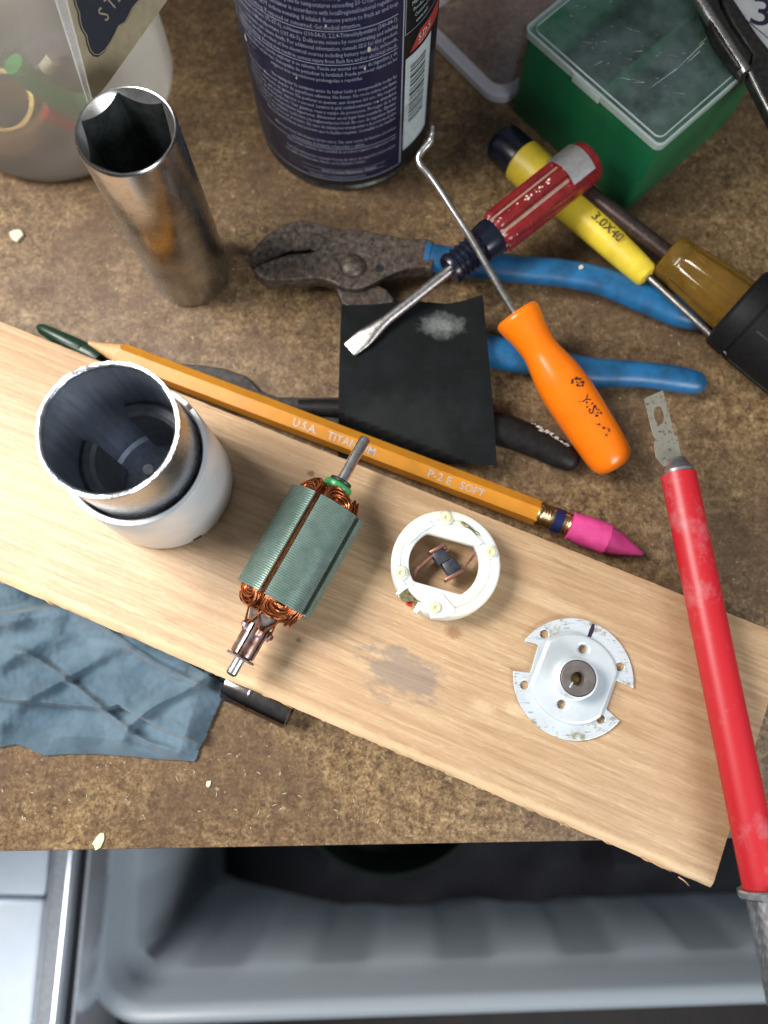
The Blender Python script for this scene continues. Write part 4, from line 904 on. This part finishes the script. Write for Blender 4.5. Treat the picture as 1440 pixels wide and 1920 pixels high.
# ------------------------------------------------------------------ amber screwdriver with black grip
A, B = W(1092, 354, 14.5), W(1474, 648, 15.5)
am_ = thing('amber_screwdriver', 'large amber screwdriver with dark shaft and black rubber grip, beside the green box', 'screwdriver', frame(A, B))
AX = (B - A).normalized(); L = (B - A).length
def al(px, py, z): return (W(px, py, z) - A).dot(AX)
xa, xg = al(1252, 476, 16), al(1372, 560, 17)
obj('shaft', lathe([(0, 2.4), (0.5, 2.9), (xa + 12, 2.9)], 28), M['shaft_dark'], am_)
rings = []
for x, r_ in ((xa, 6.6), (xa + 0.5, 7.2), (xa + 3, 7.4), (xa + 3.6, 7.1), (xa + 4.2, 7.4), (xa + 4.8, 7.1), (xa + 5.4, 7.4), (xa + 6.0, 7.1), (xa + 7, 7.6), (xg - 4, 8.8), (xg + 6, 9.4)):
    rings.append([(x, r_ * (1 - 0.09 * max(0, math.cos(6 * 2 * math.pi * k / 72)) ** 2 * (1 if x > xa + 6.5 else 0.2)) * math.cos(2 * math.pi * k / 72), r_ * (1 - 0.09 * max(0, math.cos(6 * 2 * math.pi * k / 72)) ** 2 * (1 if x > xa + 6.5 else 0.2)) * math.sin(2 * math.pi * k / 72)) for k in range(72)])
obj('handle', loft(rings), M['amber'], am_)
xg += 2.0
gp = [(xg, 9.5), (xg, 12.0), (xg + 0.6, 13.2), (xg + 1.6, 13.8), (xg + 7, 14.2), (xg + 7.2, 13.8), (xg + 7.8, 13.8), (xg + 8, 14.2), (L + 30, 15.2), (L + 32, 13)]
obj('rubber_grip', lathe(gp, 64), M['rubber'], am_)
for k in range(6):
    a = R(60 * k + 12)
    gg = closed_arc([(14.0, xg + 10), (14.45, xg + 10), (15.3, L + 24), (14.9, L + 24)], 6, a - 0.02, a + 0.02); gg = ([Vector((p.z, p.x, p.y)) for p in gg[0]], gg[1])
    obj('grip_groove', gg, M['black_plastic'], am_)
g = text('USS', 3.4, 1.0, 2, 0.02); rt = 14.75; xt = al(1424, 632, 30)
obj('lettering', ([Vector((xt + p.x, rt * math.sin((p.y - 5) / rt), rt * math.cos((p.y - 5) / rt))) for p in g[0]], g[1]), M['brass'], am_, 0)

# ------------------------------------------------------------------ orange hook pick
hp = thing('orange_hook_pick', 'steel hook pick with bright orange handle, resting over the blue plier grips', 'hook pick', W(960, 700, 0))
o = W(960, 700, 0)
sp_ = [(812, 238, 38), (811, 252, 37.8), (806, 266, 37), (795, 279, 36.2), (787, 290, 35.6), (785, 300, 35), (790, 312, 34.5), (806, 330, 33.6), (826, 358, 32.5), (850, 396, 31), (880, 442, 29), (925, 520, 25), (962, 582, 21.8), (985, 620, 20)]
obj('hook', tube(spline([W(x, y, z) - o for x, y, z in sp_], 5), [0.7] * 4 + [0.95] * 4 + [1.1] * 58, 12), M['steel'], hp)
A, B = W(966, 586, 21.0), W(1156, 876, 8.2)
m4 = frame(A - o, B - o); L = (B - A).length
pr = [(0, 2.0), (0.05, 5.6), (0.7, 6.9), (2.0, 7.3), (4.5, 6.9), (8, 6.1), (12, 5.65), (15, 5.7), (19, 6.5), (24, 7.4), (30, 7.8), (38, 7.75), (L - 8, 7.3), (L - 4, 6.95), (L - 1.8, 6.2), (L - 0.6, 4.9), (L, 3.2), (L + 0.25, 1.0)]
ps = spline([(x, r_, 0) for x, r_ in pr], 3)
obj('handle', xf(lathe([(p.x, max(p.y, 0.3)) for p in ps], 56), m4), M['orange'], hp, 50)
gs = []
def hand_pt(x, ang, rr_): return m4 @ Vector((x, rr_ * math.sin(ang), rr_ * math.cos(ang)))
random.seed(11)
for i in range(34):
    t_ = random.random(); x = 27 + (t_ ** 1.4) * 20; ang = R(6) + random.gauss(0, 0.10 if t_ < 0.3 else 0.15); s_ = random.uniform(0.18, 0.55) * (1.25 if t_ < .25 else 0.8)
    rr_ = 7.95 if x < 40 else 7.75
    gs.append(([hand_pt(x + s_ * math.cos(k) * random.uniform(.3, 1.3), ang + s_ * 0.13 * math.sin(k) * random.uniform(.4, 1.8), rr_) for k in range(6)], [tuple(range(6))]))
tag(obj('worn_print', join(*gs), M['print_black'], hp, 0), kind='stuff')
g = text('Y1S', 4.2, 0.9, 2); rt = 7.9
obj('lettering', ([hand_pt(33 + p.x, (p.y - 1) / rt, rt) for p in g[0]], g[1]), M['print_black'], hp, 0)

# ------------------------------------------------------------------ green box with clear lid
BH = 34.0
f_ = W(1238, 274, 36.5); l_ = W(985, 52, 36.5)
e1 = (l_ - f_); e1.z = 0; S1 = e1.length; e1.normalize(); e2 = Vector((e1.y, -e1.x, 0))
if e2.x < 0: e2 = -e2
m4 = Matrix((e1, e2, Vector((0, 0, 1)))).transposed().to_4x4(); m4.translation = Vector((f_.x, f_.y, 0))
S2 = 56.0
gb = thing('green_box', 'small green plastic box with scratched clear lid', 'box', m4)
def ringr(x0, x1, y0, y1, r, z): return [(x, y, z) for x, y in rrect(x0, x1, y0, y1, r, 5)]
d = 1.0
obj('body', loft([ringr(d, S1 - d, d, S2 - d, 2.2, 0), ringr(d - 0.4, S1 - d + 0.4, d - 0.4, S2 - d + 0.4, 2.5, 1), ringr(0.3, S1 - 0.3, 0.3, S2 - 0.3, 2.5, BH), ringr(1.8, S1 - 1.8, 1.8, S2 - 1.8, 1.5, BH), ringr(2.6, S1 - 2.6, 2.6, S2 - 2.6, 1.2, 3)]), M['green_box'], gb)
lid = obj('lid', loft([ringr(0.1, S1 - 0.1, 0.1, S2 - 0.1, 2.6, BH + 0.9), ringr(0.2, S1 - 0.2, 0.2, S2 - 0.2, 2.6, BH + 2.0)]), M['lid'], gb)
def frame_ring(o_, i_, z0, z1): return loft([ringr(o_, S1 - o_, o_, S2 - o_, 2.6, z0), ringr(o_, S1 - o_, o_, S2 - o_, 2.6, z1 - 0.2), ringr(o_ + 0.2, S1 - o_ - 0.2, o_ + 0.2, S2 - o_ - 0.2, 2.5, z1), ringr(i_, S1 - i_, i_, S2 - i_, 2.0, z1), ringr(i_, S1 - i_, i_, S2 - i_, 2.0, z0)], False, False)
obj('lid_rim', frame_ring(-0.5, 0.25, BH + 0.05, BH + 2.5), M['lid_edge'], gb)
obj('lid_ridge', frame_ring(1.6, 2.0, BH + 2.01, BH + 2.5), M['lid_edge'], gb)
obj('lid_catch', box(S1 * 0.42, S1 * 0.62, -1.0, -0.4, BH - 0.6, BH + 2.0, 0.25), M['lid_edge'], gb)
obj('divider', box(S1 * 0.5, S1 * 0.5 + 1.2, 2.7, S2 - 2.7, 3.1, 26), M['green_box'], gb)
gs = []
random.seed(5)
for i in range(40):
    x, y = random.uniform(5, S1 - 3), random.uniform(5, 30); a = random.gauss(2.4, 0.25); L_ = random.choice([0.4, 0.6, 1.2, 2.5, 4]); w_ = random.uniform(0.04, 0.12)
    dx, dy = math.cos(a), math.sin(a); z = BH + 2.012
    gs.append(([(x, y, z), (x + dx * L_ - dy * w_, y + dy * L_ + dx * w_, z), (x + dx * L_ * 1.1, y + dy * L_ * 1.1, z), (x + dx * L_ + dy * w_, y + dy * L_ - dx * w_, z)], [(0, 1, 2, 3)]))
for (pa, pb) in (((1222, 163), (1270, 128)), ((1270, 128), (1320, 80)), ((1310, 84), (1330, 67)), ((1288, 118), (1312, 96))):
    a_, b_ = m4.inverted() @ W(*pa, BH + 2), m4.inverted() @ W(*pb, BH + 2); n_ = Vector((-(b_ - a_).y, (b_ - a_).x, 0)).normalized() * 0.14; z = BH + 2.014
    gs.append(([(p.x, p.y, z) for p in (a_ - n_ * .3, b_ - n_, b_ + n_, a_ + n_ * .3)], [(0, 1, 2, 3)]))
tag(obj('scratch', join(*gs), M['scratch'], lid, 0), kind='stuff')
gs = []
for i in range(60):
    x, y = random.uniform(6, S1 - 6), random.uniform(6, S2 - 8); a = random.uniform(0, 6.3); z = random.uniform(4.5, 13)
    gs.append(tube([(x, y, z), (x + 6 * math.cos(a), y + 6 * math.sin(a), z + random.uniform(-2, 2))], [1.4, 1.0], 7))
hw_ = tag(obj('small_hardware', join(*gs), M['box_stuff']), 'dark loose hardware seen through the lid of the green box', 'hardware', kind='stuff'); mq = m4.copy(); mq.translation *= MM; hw_.matrix_world = mq

# tag with a 3 lying on the lid, and the steel pliers over both
ZL = BH + 2.9
o = W(1400, 40, 0)
tg = thing('paper_tag', 'white paper tag marked with a 3, lying on the green box lid', 'tag', Vector((o.x, o.y, 0)))
q = [W(x, y, ZL) - o for x, y in ((1330, -30), (1470, -30), (1500, 110), (1445, 108), (1400, 60), (1352, 30))]
obj('card', shape2d([[(v.x, v.y) for v in q]], ZL - 0.2, ZL + 0.1), M['paper'], tg)
g = text('3', 15.0, 1.1, 4, 0.10); c0 = W(1400, 42, ZL + 0.15) - o; mt = Matrix.Translation((c0.x, c0.y, ZL + 0.15)) @ Matrix.Rotation(R(-14), 4, 'Z')
obj('lettering', xf(g, mt), M['marker'], tg, 0)
a_, b_ = W(1396, 36, ZL) - o, W(1442, 74, ZL) - o
obj('ruled_line', tube([(a_.x, a_.y, ZL + 0.15), (b_.x, b_.y, ZL + 0.15)], 0.15, 6), M['marker'], tg)
o = W(1380, 80, 0)
tp = thing('steel_pliers', 'worn dark steel pliers lying across the corner of the green box', 'pliers', Vector((o.x, o.y, 0)))
ZT = 40.5
def arm(px, z0, z1, bev): v = [W(x, y, z1) - o for x, y in px]; return shape2d([[(p.x, p.y) for p in v]], z0, z1, bev)
obj('jaw', arm(((1306, -25), (1345, -25), (1352, 10), (1372, 48), (1396, 82), (1411, 100), (1407, 115), (1401, 138), (1382, 122), (1340, 62)), 37.3, ZT + 1.5, 0.9), M['black_steel'], tp)
obj('jaw_edge', tube(spline([W(x, y, ZT) - o for x, y in ((1300, -20), (1324, 22), (1352, 66), (1380, 110), (1399, 138))], 6), 1.9, 14), M['steel_dull'], tp)
obj('jaw', arm(((1362, -25), (1392, 20), (1420, 62), (1450, 100), (1490, 150), (1490, 260), (1460, 250), (1425, 180), (1404, 140), (1409, 116), (1413, 100), (1398, 78), (1374, 42), (1356, 6), (1352, -25)), 37.4, ZT + 0.8, 0.8), M['black_steel'], tp)
obj('jaw_edge', tube(spline([W(x, y, ZT + 0.4) - o for x, y in ((1406, 136), (1420, 165), (1440, 204), (1462, 248))], 6), 0.8, 10), M['steel_dull'], tp)

# ------------------------------------------------------------------ clear tub behind the can
tb = thing('clear_tub', 'clear plastic tub with a thick rounded base, behind the spray can', 'tub', Matrix.Translation(W(934, 207)) @ Matrix.Rotation(R(40), 4, 'Z'))
def rr2(o_, z, r=9): return [(x, y, z) for x, y in rrect(-2 + o_, 58 - o_, -2 + o_, 52 - o_, r, 8)]
obj('wall', loft([rr2(1.2, 4.5), rr2(0.2, 30), rr2(-0.8, 62), rr2(-0.1, 62), rr2(0.9, 30), rr2(1.9, 4.6)], False, False), M['tub'], tb)
obj('base', loft([rr2(3.0, 0, 7), rr2(1.6, 0.4, 8), rr2(1.0, 1.6, 9), rr2(1.0, 4.0, 9), rr2(2.2, 4.6, 8), rr2(5.2, 4.4, 6), rr2(6.5, 1.8, 5)], False, False), M['tub_base'], tb)
obj('floor_panel', loft([rr2(6.4, 0.8, 5), rr2(6.4, 1.7, 5)]), M['tub'], tb)

# ------------------------------------------------------------------ milky jar with odds and ends, kraft card
JC, JR = Vector((-117, 213.5, 0)), 41.5
jr = thing('milky_jar', 'round milky plastic jar of odds and ends', 'jar', JC)
obj('wall', lathe([(0, JR - 9), (0, JR - 4), (1.2, JR - 1.4), (4, JR), (96, JR + 1.5), (97, JR + 1.2), (96.6, JR + 0.6), (4.4, JR - 0.9), (1.6, JR - 2.4), (0.8, JR - 9)], 96, 'z', cap=True), M['milky'], jr)
def jloc(px, py, z): return W(px, py, z)
def inside(px, py, back, zmin=6.0):
    """point seen at a photo pixel, this many mm of height below where the view ray enters the jar"""
    return W(px, py, max(zmin, on_cyl(px, py, JC.x, JC.y, JR - 3)[1] - back))
p_ = inside(20, 200, 20)
tag(obj('brass_ring', xf(closed_arc([(8.5, 0), (10, 0), (10, 5), (8.5, 5)], 40, 0, 6.28), Matrix.Translation(p_) @ Matrix.Rotation(R(20), 4, 'X')), M['gold_part']), 'gold coloured ring inside the milky jar', 'ring')
p_ = inside(30, 235, 16)
tag(obj('tan_coil', xf(closed_arc([(9, 0), (13, 0), (13, 6), (9, 6)], 40, 0, 6.28), Matrix.Translation(p_) @ Matrix.Rotation(R(-8), 4, 'X')), M['tan_part']), 'tan coil of wire low in the milky jar', 'coil')
tag(obj('green_wire', tube(spline([inside(x, y, 9) for x, y in ((25, 120), (60, 150), (100, 178), (140, 196), (185, 196))], 6), 3.4, 12), M['green_wire']), 'thick green wire inside the milky jar', 'wire')
tag(obj('red_wire', tube(spline([inside(x, y, 7) for x, y in ((85, 211), (105, 221), (125, 232), (155, 240), (190, 236))], 6), 2.0, 12), M['red_wire']), 'red wire inside the milky jar', 'wire')
tag(obj('dark_block', xf(box(-10, 10, -6, 6, -5, 5, 1.5), Matrix.Translation(inside(110, 105, 34)) @ Matrix.Rotation(R(35), 4, 'Z')), M['grey_part']), 'dark grey block inside the milky jar', 'block')
tag(obj('cream_plug', tube([inside(84, 132, 9), inside(100, 112, 9)], 2.2, 12), M['cream_part']), 'cream plug inside the milky jar', 'plug')
p_ = inside(120, 275, 60, 1.0)
tag(obj('grey_puck', mv(lathe([(0.5, 10), (0.5, 12), (1, 12.8), (6, 12.8), (7, 12)], 40, 'z'), p_.x, p_.y, 0.6), M['grey_part']), 'grey puck on the floor of the milky jar', 'puck')
C_ = W(168, 193, 58); Lp = W(100, -25, 84); Rp = W(330, -25, 66)
nrm = (Lp - C_).cross(Rp - C_).normalized()
if nrm.z < 0: nrm = -nrm
kd = thing('kraft_card', 'kraft card in a clear sleeve with a scalloped black plaque, leaning on the milky jar', 'card', C_)
def cpt(px, py, off=0.0): return on_plane(px, py, C_ + nrm * off, nrm) - C_
def flat(pts, th_=0.3):
    n = len(pts); a_ = [p for p in pts]; b_ = [p - nrm * th_ for p in pts]
    return a_ + b_, [tuple(range(n)), tuple(range(2 * n - 1, n - 1, -1))] + [(i, (i + 1) % n, n + (i + 1) % n, n + i) for i in range(n)]
obj('card', flat([cpt(118, -25), cpt(332, -25), cpt(200, 160), cpt(173, 192)]), M['kraft'], kd, 0)
obj('sleeve', flat([cpt(95, -25, 0.4), cpt(120, -25, 0.4), cpt(176, 196, 0.4), cpt(164, 192, 0.4)], 0.25), M['sleeve'], kd, 0)
obj('sleeve_edge', tube([cpt(97, -25, 0.6), cpt(166, 194, 0.6)], 0.22, 8), M['sleeve'], kd); obj('sleeve_edge', tube([cpt(117, -25, 0.6), cpt(175, 196, 0.6)], 0.18, 8), M['sleeve'], kd)
pq = [(134, -20), (140, 10), (146, 24), (147, 38), (152, 56), (160, 68), (163, 84), (168, 98), (175, 106), (184, 107), (196, 98), (206, 84), (216, 66), (223, 50), (236, 43), (244, 28), (250, 15), (263, 0), (270, -20)]
obj('plaque', flat([cpt(x, y, 0.25) for x, y in pq], 0.2), M['plaque'], kd, 0)
inl = [cpt(lerp(x, 200, 0.05) + 0.5, lerp(y, 20, 0.05), 0.33) for x, y in pq]
obj('plaque_border', tube(inl, 0.11, 6), M['kraft'], kd)
ex = (cpt(224, 0) - cpt(196, 40)).normalized(); ey = nrm.cross(ex)
m5 = Matrix((ex, ey, nrm)).transposed().to_4x4(); m5.translation = cpt(199, 41, 0.4)
for i, (s_, px, py) in enumerate((('S', 199, 42), ('T', 211, 22), ('2', 222, 6))):
    m5.translation = cpt(px, py, 0.4); obj('lettering', xf(text(s_, 5.2, 0.8, 2), m5), M['kraft'], kd, 0)

# ------------------------------------------------------------------ red craft knife
kA, kB = W(1269, 876, 23.6), W(1431, 1664, 27.6)
kn = thing('craft_knife', 'red barrelled craft knife with spotted steel blade, lying across the end of the pine board', 'knife', frame(kA, kB))
L = (kB - kA).length
KR = 5.05
obj('barrel', lathe([(2.0, KR - 0.4), (2.3, KR), (60, KR), (L - 0.3, KR + 0.05), (L, KR - 0.3)], 48), M['red_barrel'], kn)
obj('nose_collar', lathe([(-2.6, 2.2), (-2.4, 2.9), (-0.6, 3.7), (0.6, 4.6), (1.2, 4.9), (2.1, 4.7)], 40), M['alu'], kn)
obj('flange', lathe([(L, 4.6), (L, 6.3), (L + 0.4, 6.6), (L + 1.7, 6.6), (L + 2.1, 6.3), (L + 2.1, 4.4)], 12, cap=True), M['alu'], kn, 20)
kr = []
NK, NXK = 56, 40
for i in range(NXK + 1):
    x = L + 2.4 + i * 0.62; row = []
    for j in range(NK):
        a = 2 * math.pi * j / NK; kx = x * 0.95
        h = abs(math.sin(8 * a + kx)) * 0.5 + abs(math.sin(8 * a - kx)) * 0.5
        row.append((x, (4.6 + 0.28 * h) * math.cos(a), (4.6 + 0.28 * h) * math.sin(a)))
    kr.append(row)
kr.append([(L + 27.8, 3.8 * math.cos(2 * math.pi * j / NK), 3.8 * math.sin(2 * math.pi * j / NK)) for j in range(NK)])
obj('knurled_end', loft(kr), M['alu'], kn, 80)
ki = frame(kA, kB).inverted()
def kl(px, py, z=23.6): v = ki @ W(px, py, z); return (v.x, v.y)
bo_ = [kl(*p) for p in ((1209, 746), (1244, 730), (1256, 775), (1265, 815), (1270, 818), (1274, 840), (1279, 866), (1284, 876), (1262, 882), (1243, 874), (1230, 858), (1227, 838), (1229, 822), (1225, 816))]
sl = [kl(*p) for p in ((1236, 760), (1242, 764), (1246, 780), (1243, 792), (1238, 794), (1231, 790), (1227, 775), (1229, 764))]
# crisp corners for the outer outline, rounded slot
obj('blade', shape2d([bo_, smooth_closed(sl, 3)[::-1]], -0.25, 0.25, 0.05), M['blade'], kn, 20)

# ------------------------------------------------------------------ blue shop towel
o = W(200, 1290, 0)
tw = thing('shop_towel', 'crumpled blue paper shop towel tucked against the lower edge of the pine board', 'towel', o)
TB = [(-130, 1385), (-60, 1392), (0, 1402), (30, 1396), (48, 1400), (62, 1408), (85, 1417), (130, 1414), (180, 1414), (240, 1418), (300, 1424), (340, 1426), (364, 1428)]
TT = [(-130, 1022), (0, 1078), (60, 1103), (110, 1123), (160, 1145), (210, 1166), (260, 1187), (310, 1209), (350, 1226), (390, 1240), (436, 1264)]
cre1 = [(-60, 1165), (40, 1150), (130, 1134), (190, 1150), (260, 1190), (330, 1230)]
cre2 = [(-60, 1300), (40, 1314), (130, 1322), (200, 1327), (222, 1320), (250, 1334), (300, 1362), (372, 1392)]
def sdist(p, pl_):
    best = 1e9; sg = 1
    for i in range(len(pl_) - 1):
        a_, b_ = Vector(pl_[i]), Vector(pl_[i + 1]); d_ = b_ - a_; t_ = max(0, min(1, (p - a_).dot(d_) / d_.dot(d_))); q = a_ + d_ * t_; e = (p - q).length
        if e < best: best = e; sg = 1 if d_.x * (p - a_).y - d_.y * (p - a_).x < 0 else -1      # +: above the crease in the photo
    return best * sg
NX, NY = 190, 130; rows = []
for j in range(NY + 1):
    v = j / NY; row = []
    for i in range(NX + 1):
        u = i / NX
        b_ = poly_at([(*p, 0) for p in TB], u); t_ = poly_at([(*p, 0) for p in TT], u); p = b_.lerp(t_, v); p2 = p.xy
        if u > 0.985: p2 = p2 + Vector((3.5 * pn(v * 9, 1, 0) + 2.0 * pn(v * 40, 2, 0), 0))
        d1, d2_ = sdist(p2, cre1), sdist(p2, cre2)
        lift = min(1, 7 * v) * min(1, 9 * (1 - u) + 0.12)
        z = 0.8 + 3.2 * lift
        # upper fold: a rounded ridge, then a deep hollow towards the board
        rid = 7.5 * math.exp(-(max(0, -d1) / 34) ** 1.3) if d1 < 0 else 7.5 * math.exp(-(d1 / 6.0) ** 2)
        z += rid * min(1, 5 * (1 - u)) * (0.75 + 0.5 * pn(p2.x, 0, 3, 0.02)) - (2.6 * min(1, d1 / 14) if d1 > 0 else 0)
        # lower fold: the upper layer ends in a lip above the layer below
        z += (4.6 * math.exp(-d2_ / 46) if d2_ > 0 else 4.6 * math.exp(-(d2_ / 3.2) ** 2)) * lift
        # long soft folds fanning out from the left
        w1 = pn(p2.x * 0.35 + 7, p2.y + 0.32 * p2.x, 3, 0.0085); w2 = pn(p2.x * 0.5, p2.y - 0.55 * p2.x, 9, 0.0065)
        z += lift * (3.6 * math.exp(-(w1 / 0.10) ** 2) + 3.0 * math.exp(-(w2 / 0.07) ** 2) + 1.8 * pn(p2.x, p2.y, 1, 0.010))
        z += lift * (0.45 * pn(p2.x, p2.y, 8, 0.045) + 0.25 * pn(p2.x, p2.y, 8, 0.10))
        z = max(z, 0.35 + 0.25 * abs(pn(p2.x, p2.y, 5, 0.1)))
        row.append(W(p2.x, p2.y, z) - o)
    rows.append(row)
top = loft(rows, False, False, False); bot = loft([[Vector((q.x, q.y, max(q.z - 0.35, 0.05))) for q in r] for r in rows], False, False, False)
n1 = len(top[0]); per = [i for i in range(NX + 1)] + [j * (NX + 1) + NX for j in range(1, NY + 1)] + [NY * (NX + 1) + i for i in range(NX - 1, -1, -1)] + [j * (NX + 1) for j in range(NY - 1, 0, -1)]
obj('sheet', (top[0] + bot[0], top[1] + [tuple(k + n1 for k in q) for q in bot[1]] + [(per[k], per[(k + 1) % len(per)], per[(k + 1) % len(per)] + n1, per[k] + n1) for k in range(len(per))]), M['towel'], tw, 70)

# ------------------------------------------------------------------ crumbs on the bench
def crumb(name, label, px, py, r_, m_, z=0.0, th_=0.5, sx_=1.0, rot=0.0, cat='paint chip'):
    random.seed(int(px * 31 + py)); n = 9
    ol_ = [(r_ * sx_ * (0.7 + 0.45 * random.random()) * math.cos(2 * math.pi * k / n), r_ * (0.7 + 0.45 * random.random()) * math.sin(2 * math.pi * k / n)) for k in range(n)]
    c_ = W(px, py, z); g_ = xf(shape2d([ol_], 0, th_, th_ * 0.2, 1), Matrix.Rotation(rot, 4, 'Z'))
    o_ = tag(obj(name, g_, m_), label, cat); o_.location = Vector((c_.x, c_.y, z + 0.02)) * MM; return o_
crumb('paint_chip', 'cream paint chip lying on the bench left of the big socket', 33, 443, 2.6, M['chip'], 0, 1.2)
crumb('paint_chip', 'small cream paint chip on the bench below the blue towel', 391, 1469, 1.1, M['chip'], 0, 0.5, 0.8)
crumb('dry_petal', 'pale green dry petal at the front edge of the bench', 187, 1576, 1.5, M['chip_green'], 0, 0.5, 1.9, R(62), 'petal')
crumb('paint_crumb', 'tiny white crumb beside the rusty plier jaw', 549, 525, 0.9, M['chip'], 0, 0.7)
crumb('paint_crumb', 'tiny cream crumb stuck on the blue plier grip', 1089, 502, 0.9, M['chip'], 10.9, 0.6)

random.seed(21); gs = []
for i in range(260):
    px, py = random.uniform(0, 1440), random.choice([random.uniform(180, 760), random.uniform(1380, 1560)])
    c_ = W(px, py, 0.06); r_ = random.choice([0.18, 0.25, 0.3, 0.45, 0.7]); a0 = random.uniform(0, 6)
    if not (fn.dot(c_ - fl) > 1.0): continue
    gs.append(tube([c_ + Vector((math.cos(a0), math.sin(a0), 0.1)) * r_ * -1, c_, c_ + Vector((math.cos(a0 + 0.4), math.sin(a0 + 0.4), 0.2)) * r_], [0.05, 0.11, 0.04], 5))
tag(obj('sawdust', join(*gs), M['chip']), 'pale sawdust and grit scattered over the bench', 'sawdust', kind='stuff')

# ------------------------------------------------------------------ below the bench: storage bin, bowl, case
ZB = -150.0
bl = W(166, 1882, ZB); bf = W(420, 1908, ZB); bf2 = W(1440, 1872, ZB)
ang = math.atan2(bf2.y - bf.y, bf2.x - bf.x)
bd_ = Vector((math.cos(ang), math.sin(ang), 0)); org = bf - bd_ * ((bf - bl).dot(bd_))
bn = thing('storage_bin', 'translucent grey storage bin below the front edge of the bench', 'bin', Matrix.Translation(Vector((org.x, org.y, 0))) @ Matrix.Rotation(ang, 4, 'Z'))
BWd, BDp = 430.0, 300.0
def path(off, z, wav=0.0):
    out = []; r_ = max(26 - off, 6)
    for cx, cy, a in ((BWd - 26, BDp - 26, 0), (26, BDp - 26, 90), (26, 26, 180), (BWd - 26, 26, 270)):
        for i in range(9): t_ = R(a + 90 * i / 8); out.append(Vector((cx + r_ * math.cos(t_), cy + r_ * math.sin(t_), z)))
    # resample evenly
    n = len(out); L_ = [(out[(i + 1) % n] - out[i]).length for i in range(n)]; T = sum(L_); res = []; m_ = 420; k = 0; acc = 0
    for i in range(m_):
        s_ = T * i / m_
        while acc + L_[k] < s_: acc += L_[k]; k += 1
        p = out[k].lerp(out[(k + 1) % n], (s_ - acc) / L_[k]); d_ = (out[(k + 1) % n] - out[k]).normalized(); nr = Vector((-d_.y, d_.x, 0))
        q = math.sin(2 * math.pi * i * 22 / m_); sqw = max(-1, min(1, q * 3))
        res.append(p + nr * (wav * (0.5 + 0.5 * sqw)))
    return res
obj('shell', loft([path(26, ZB - 168), path(20, ZB - 160), path(16, ZB - 60), path(10, ZB - 24, 3.5), path(4, ZB - 20), path(2, ZB - 9), path(-2, ZB - 8), path(-2.5, ZB - 2), path(0, ZB), path(4, ZB - 1), path(6, ZB - 4), path(8, ZB - 19), path(13, ZB - 23, 0.3), path(14, ZB - 25, 2.6), path(20, ZB - 60, 2.2), path(25, ZB - 158, 2), path(34, ZB - 164)]), M['bin'], bn, 50)
# added black heap standing in for the shade inside the bin
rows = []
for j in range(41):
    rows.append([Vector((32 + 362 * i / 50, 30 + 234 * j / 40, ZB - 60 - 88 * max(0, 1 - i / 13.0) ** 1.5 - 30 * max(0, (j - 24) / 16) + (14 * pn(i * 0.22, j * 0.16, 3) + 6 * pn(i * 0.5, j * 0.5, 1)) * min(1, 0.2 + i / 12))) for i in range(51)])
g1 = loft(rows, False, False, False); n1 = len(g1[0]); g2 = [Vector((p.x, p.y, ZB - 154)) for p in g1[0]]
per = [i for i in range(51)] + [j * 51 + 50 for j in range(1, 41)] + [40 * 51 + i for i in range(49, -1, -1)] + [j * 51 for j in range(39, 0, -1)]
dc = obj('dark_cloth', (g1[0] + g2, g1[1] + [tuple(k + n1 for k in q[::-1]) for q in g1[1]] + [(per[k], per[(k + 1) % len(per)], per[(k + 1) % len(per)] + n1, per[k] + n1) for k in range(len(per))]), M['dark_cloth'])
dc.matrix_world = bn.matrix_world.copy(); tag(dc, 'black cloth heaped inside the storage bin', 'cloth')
bc = W(730, 1436, -190)
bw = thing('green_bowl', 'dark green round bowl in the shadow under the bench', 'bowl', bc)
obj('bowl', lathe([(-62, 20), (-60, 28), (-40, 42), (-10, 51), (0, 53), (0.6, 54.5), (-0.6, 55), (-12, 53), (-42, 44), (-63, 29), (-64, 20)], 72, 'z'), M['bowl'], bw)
# steel case on the left
cz = -125.0
A0, A1 = W(140, 1925, cz), W(172, 1590, cz)
dY = (A1 - A0).normalized(); dX = Vector((dY.y, -dY.x, 0))
m4 = Matrix((dX, dY, Vector((0, 0, 1)))).transposed().to_4x4(); m4.translation = Vector((A0.x, A0.y, 0))
cs = thing('steel_case', 'pale blue metal case with polished rail, beside the storage bin', 'case', m4)
Ly = (A1 - A0).length
obj('body', box(-190, -1.0, -70, 190, cz - 90, cz - 6, 3), M['case_dark'], cs)
obj('outer_lip', box(-1.6, 0.0, -70, 190, cz - 60, cz + 0.5, 0.5), M['case_bright'], cs)
obj('rail', box(-17, -6.5, -70, 190, cz - 8, cz + 4, 3.5, 5), M['case_bright'], cs)
ys_ = Ly * 0.70
obj('panel', box(-190, -18.5, -70, ys_ - 0.8, cz - 8, cz - 1, 1.5, 3), M['case'], cs)
obj('panel', box(-190, -18.5, ys_ + 0.8, 190, cz - 8, cz - 0.4, 1.5, 3), M['case'], cs)
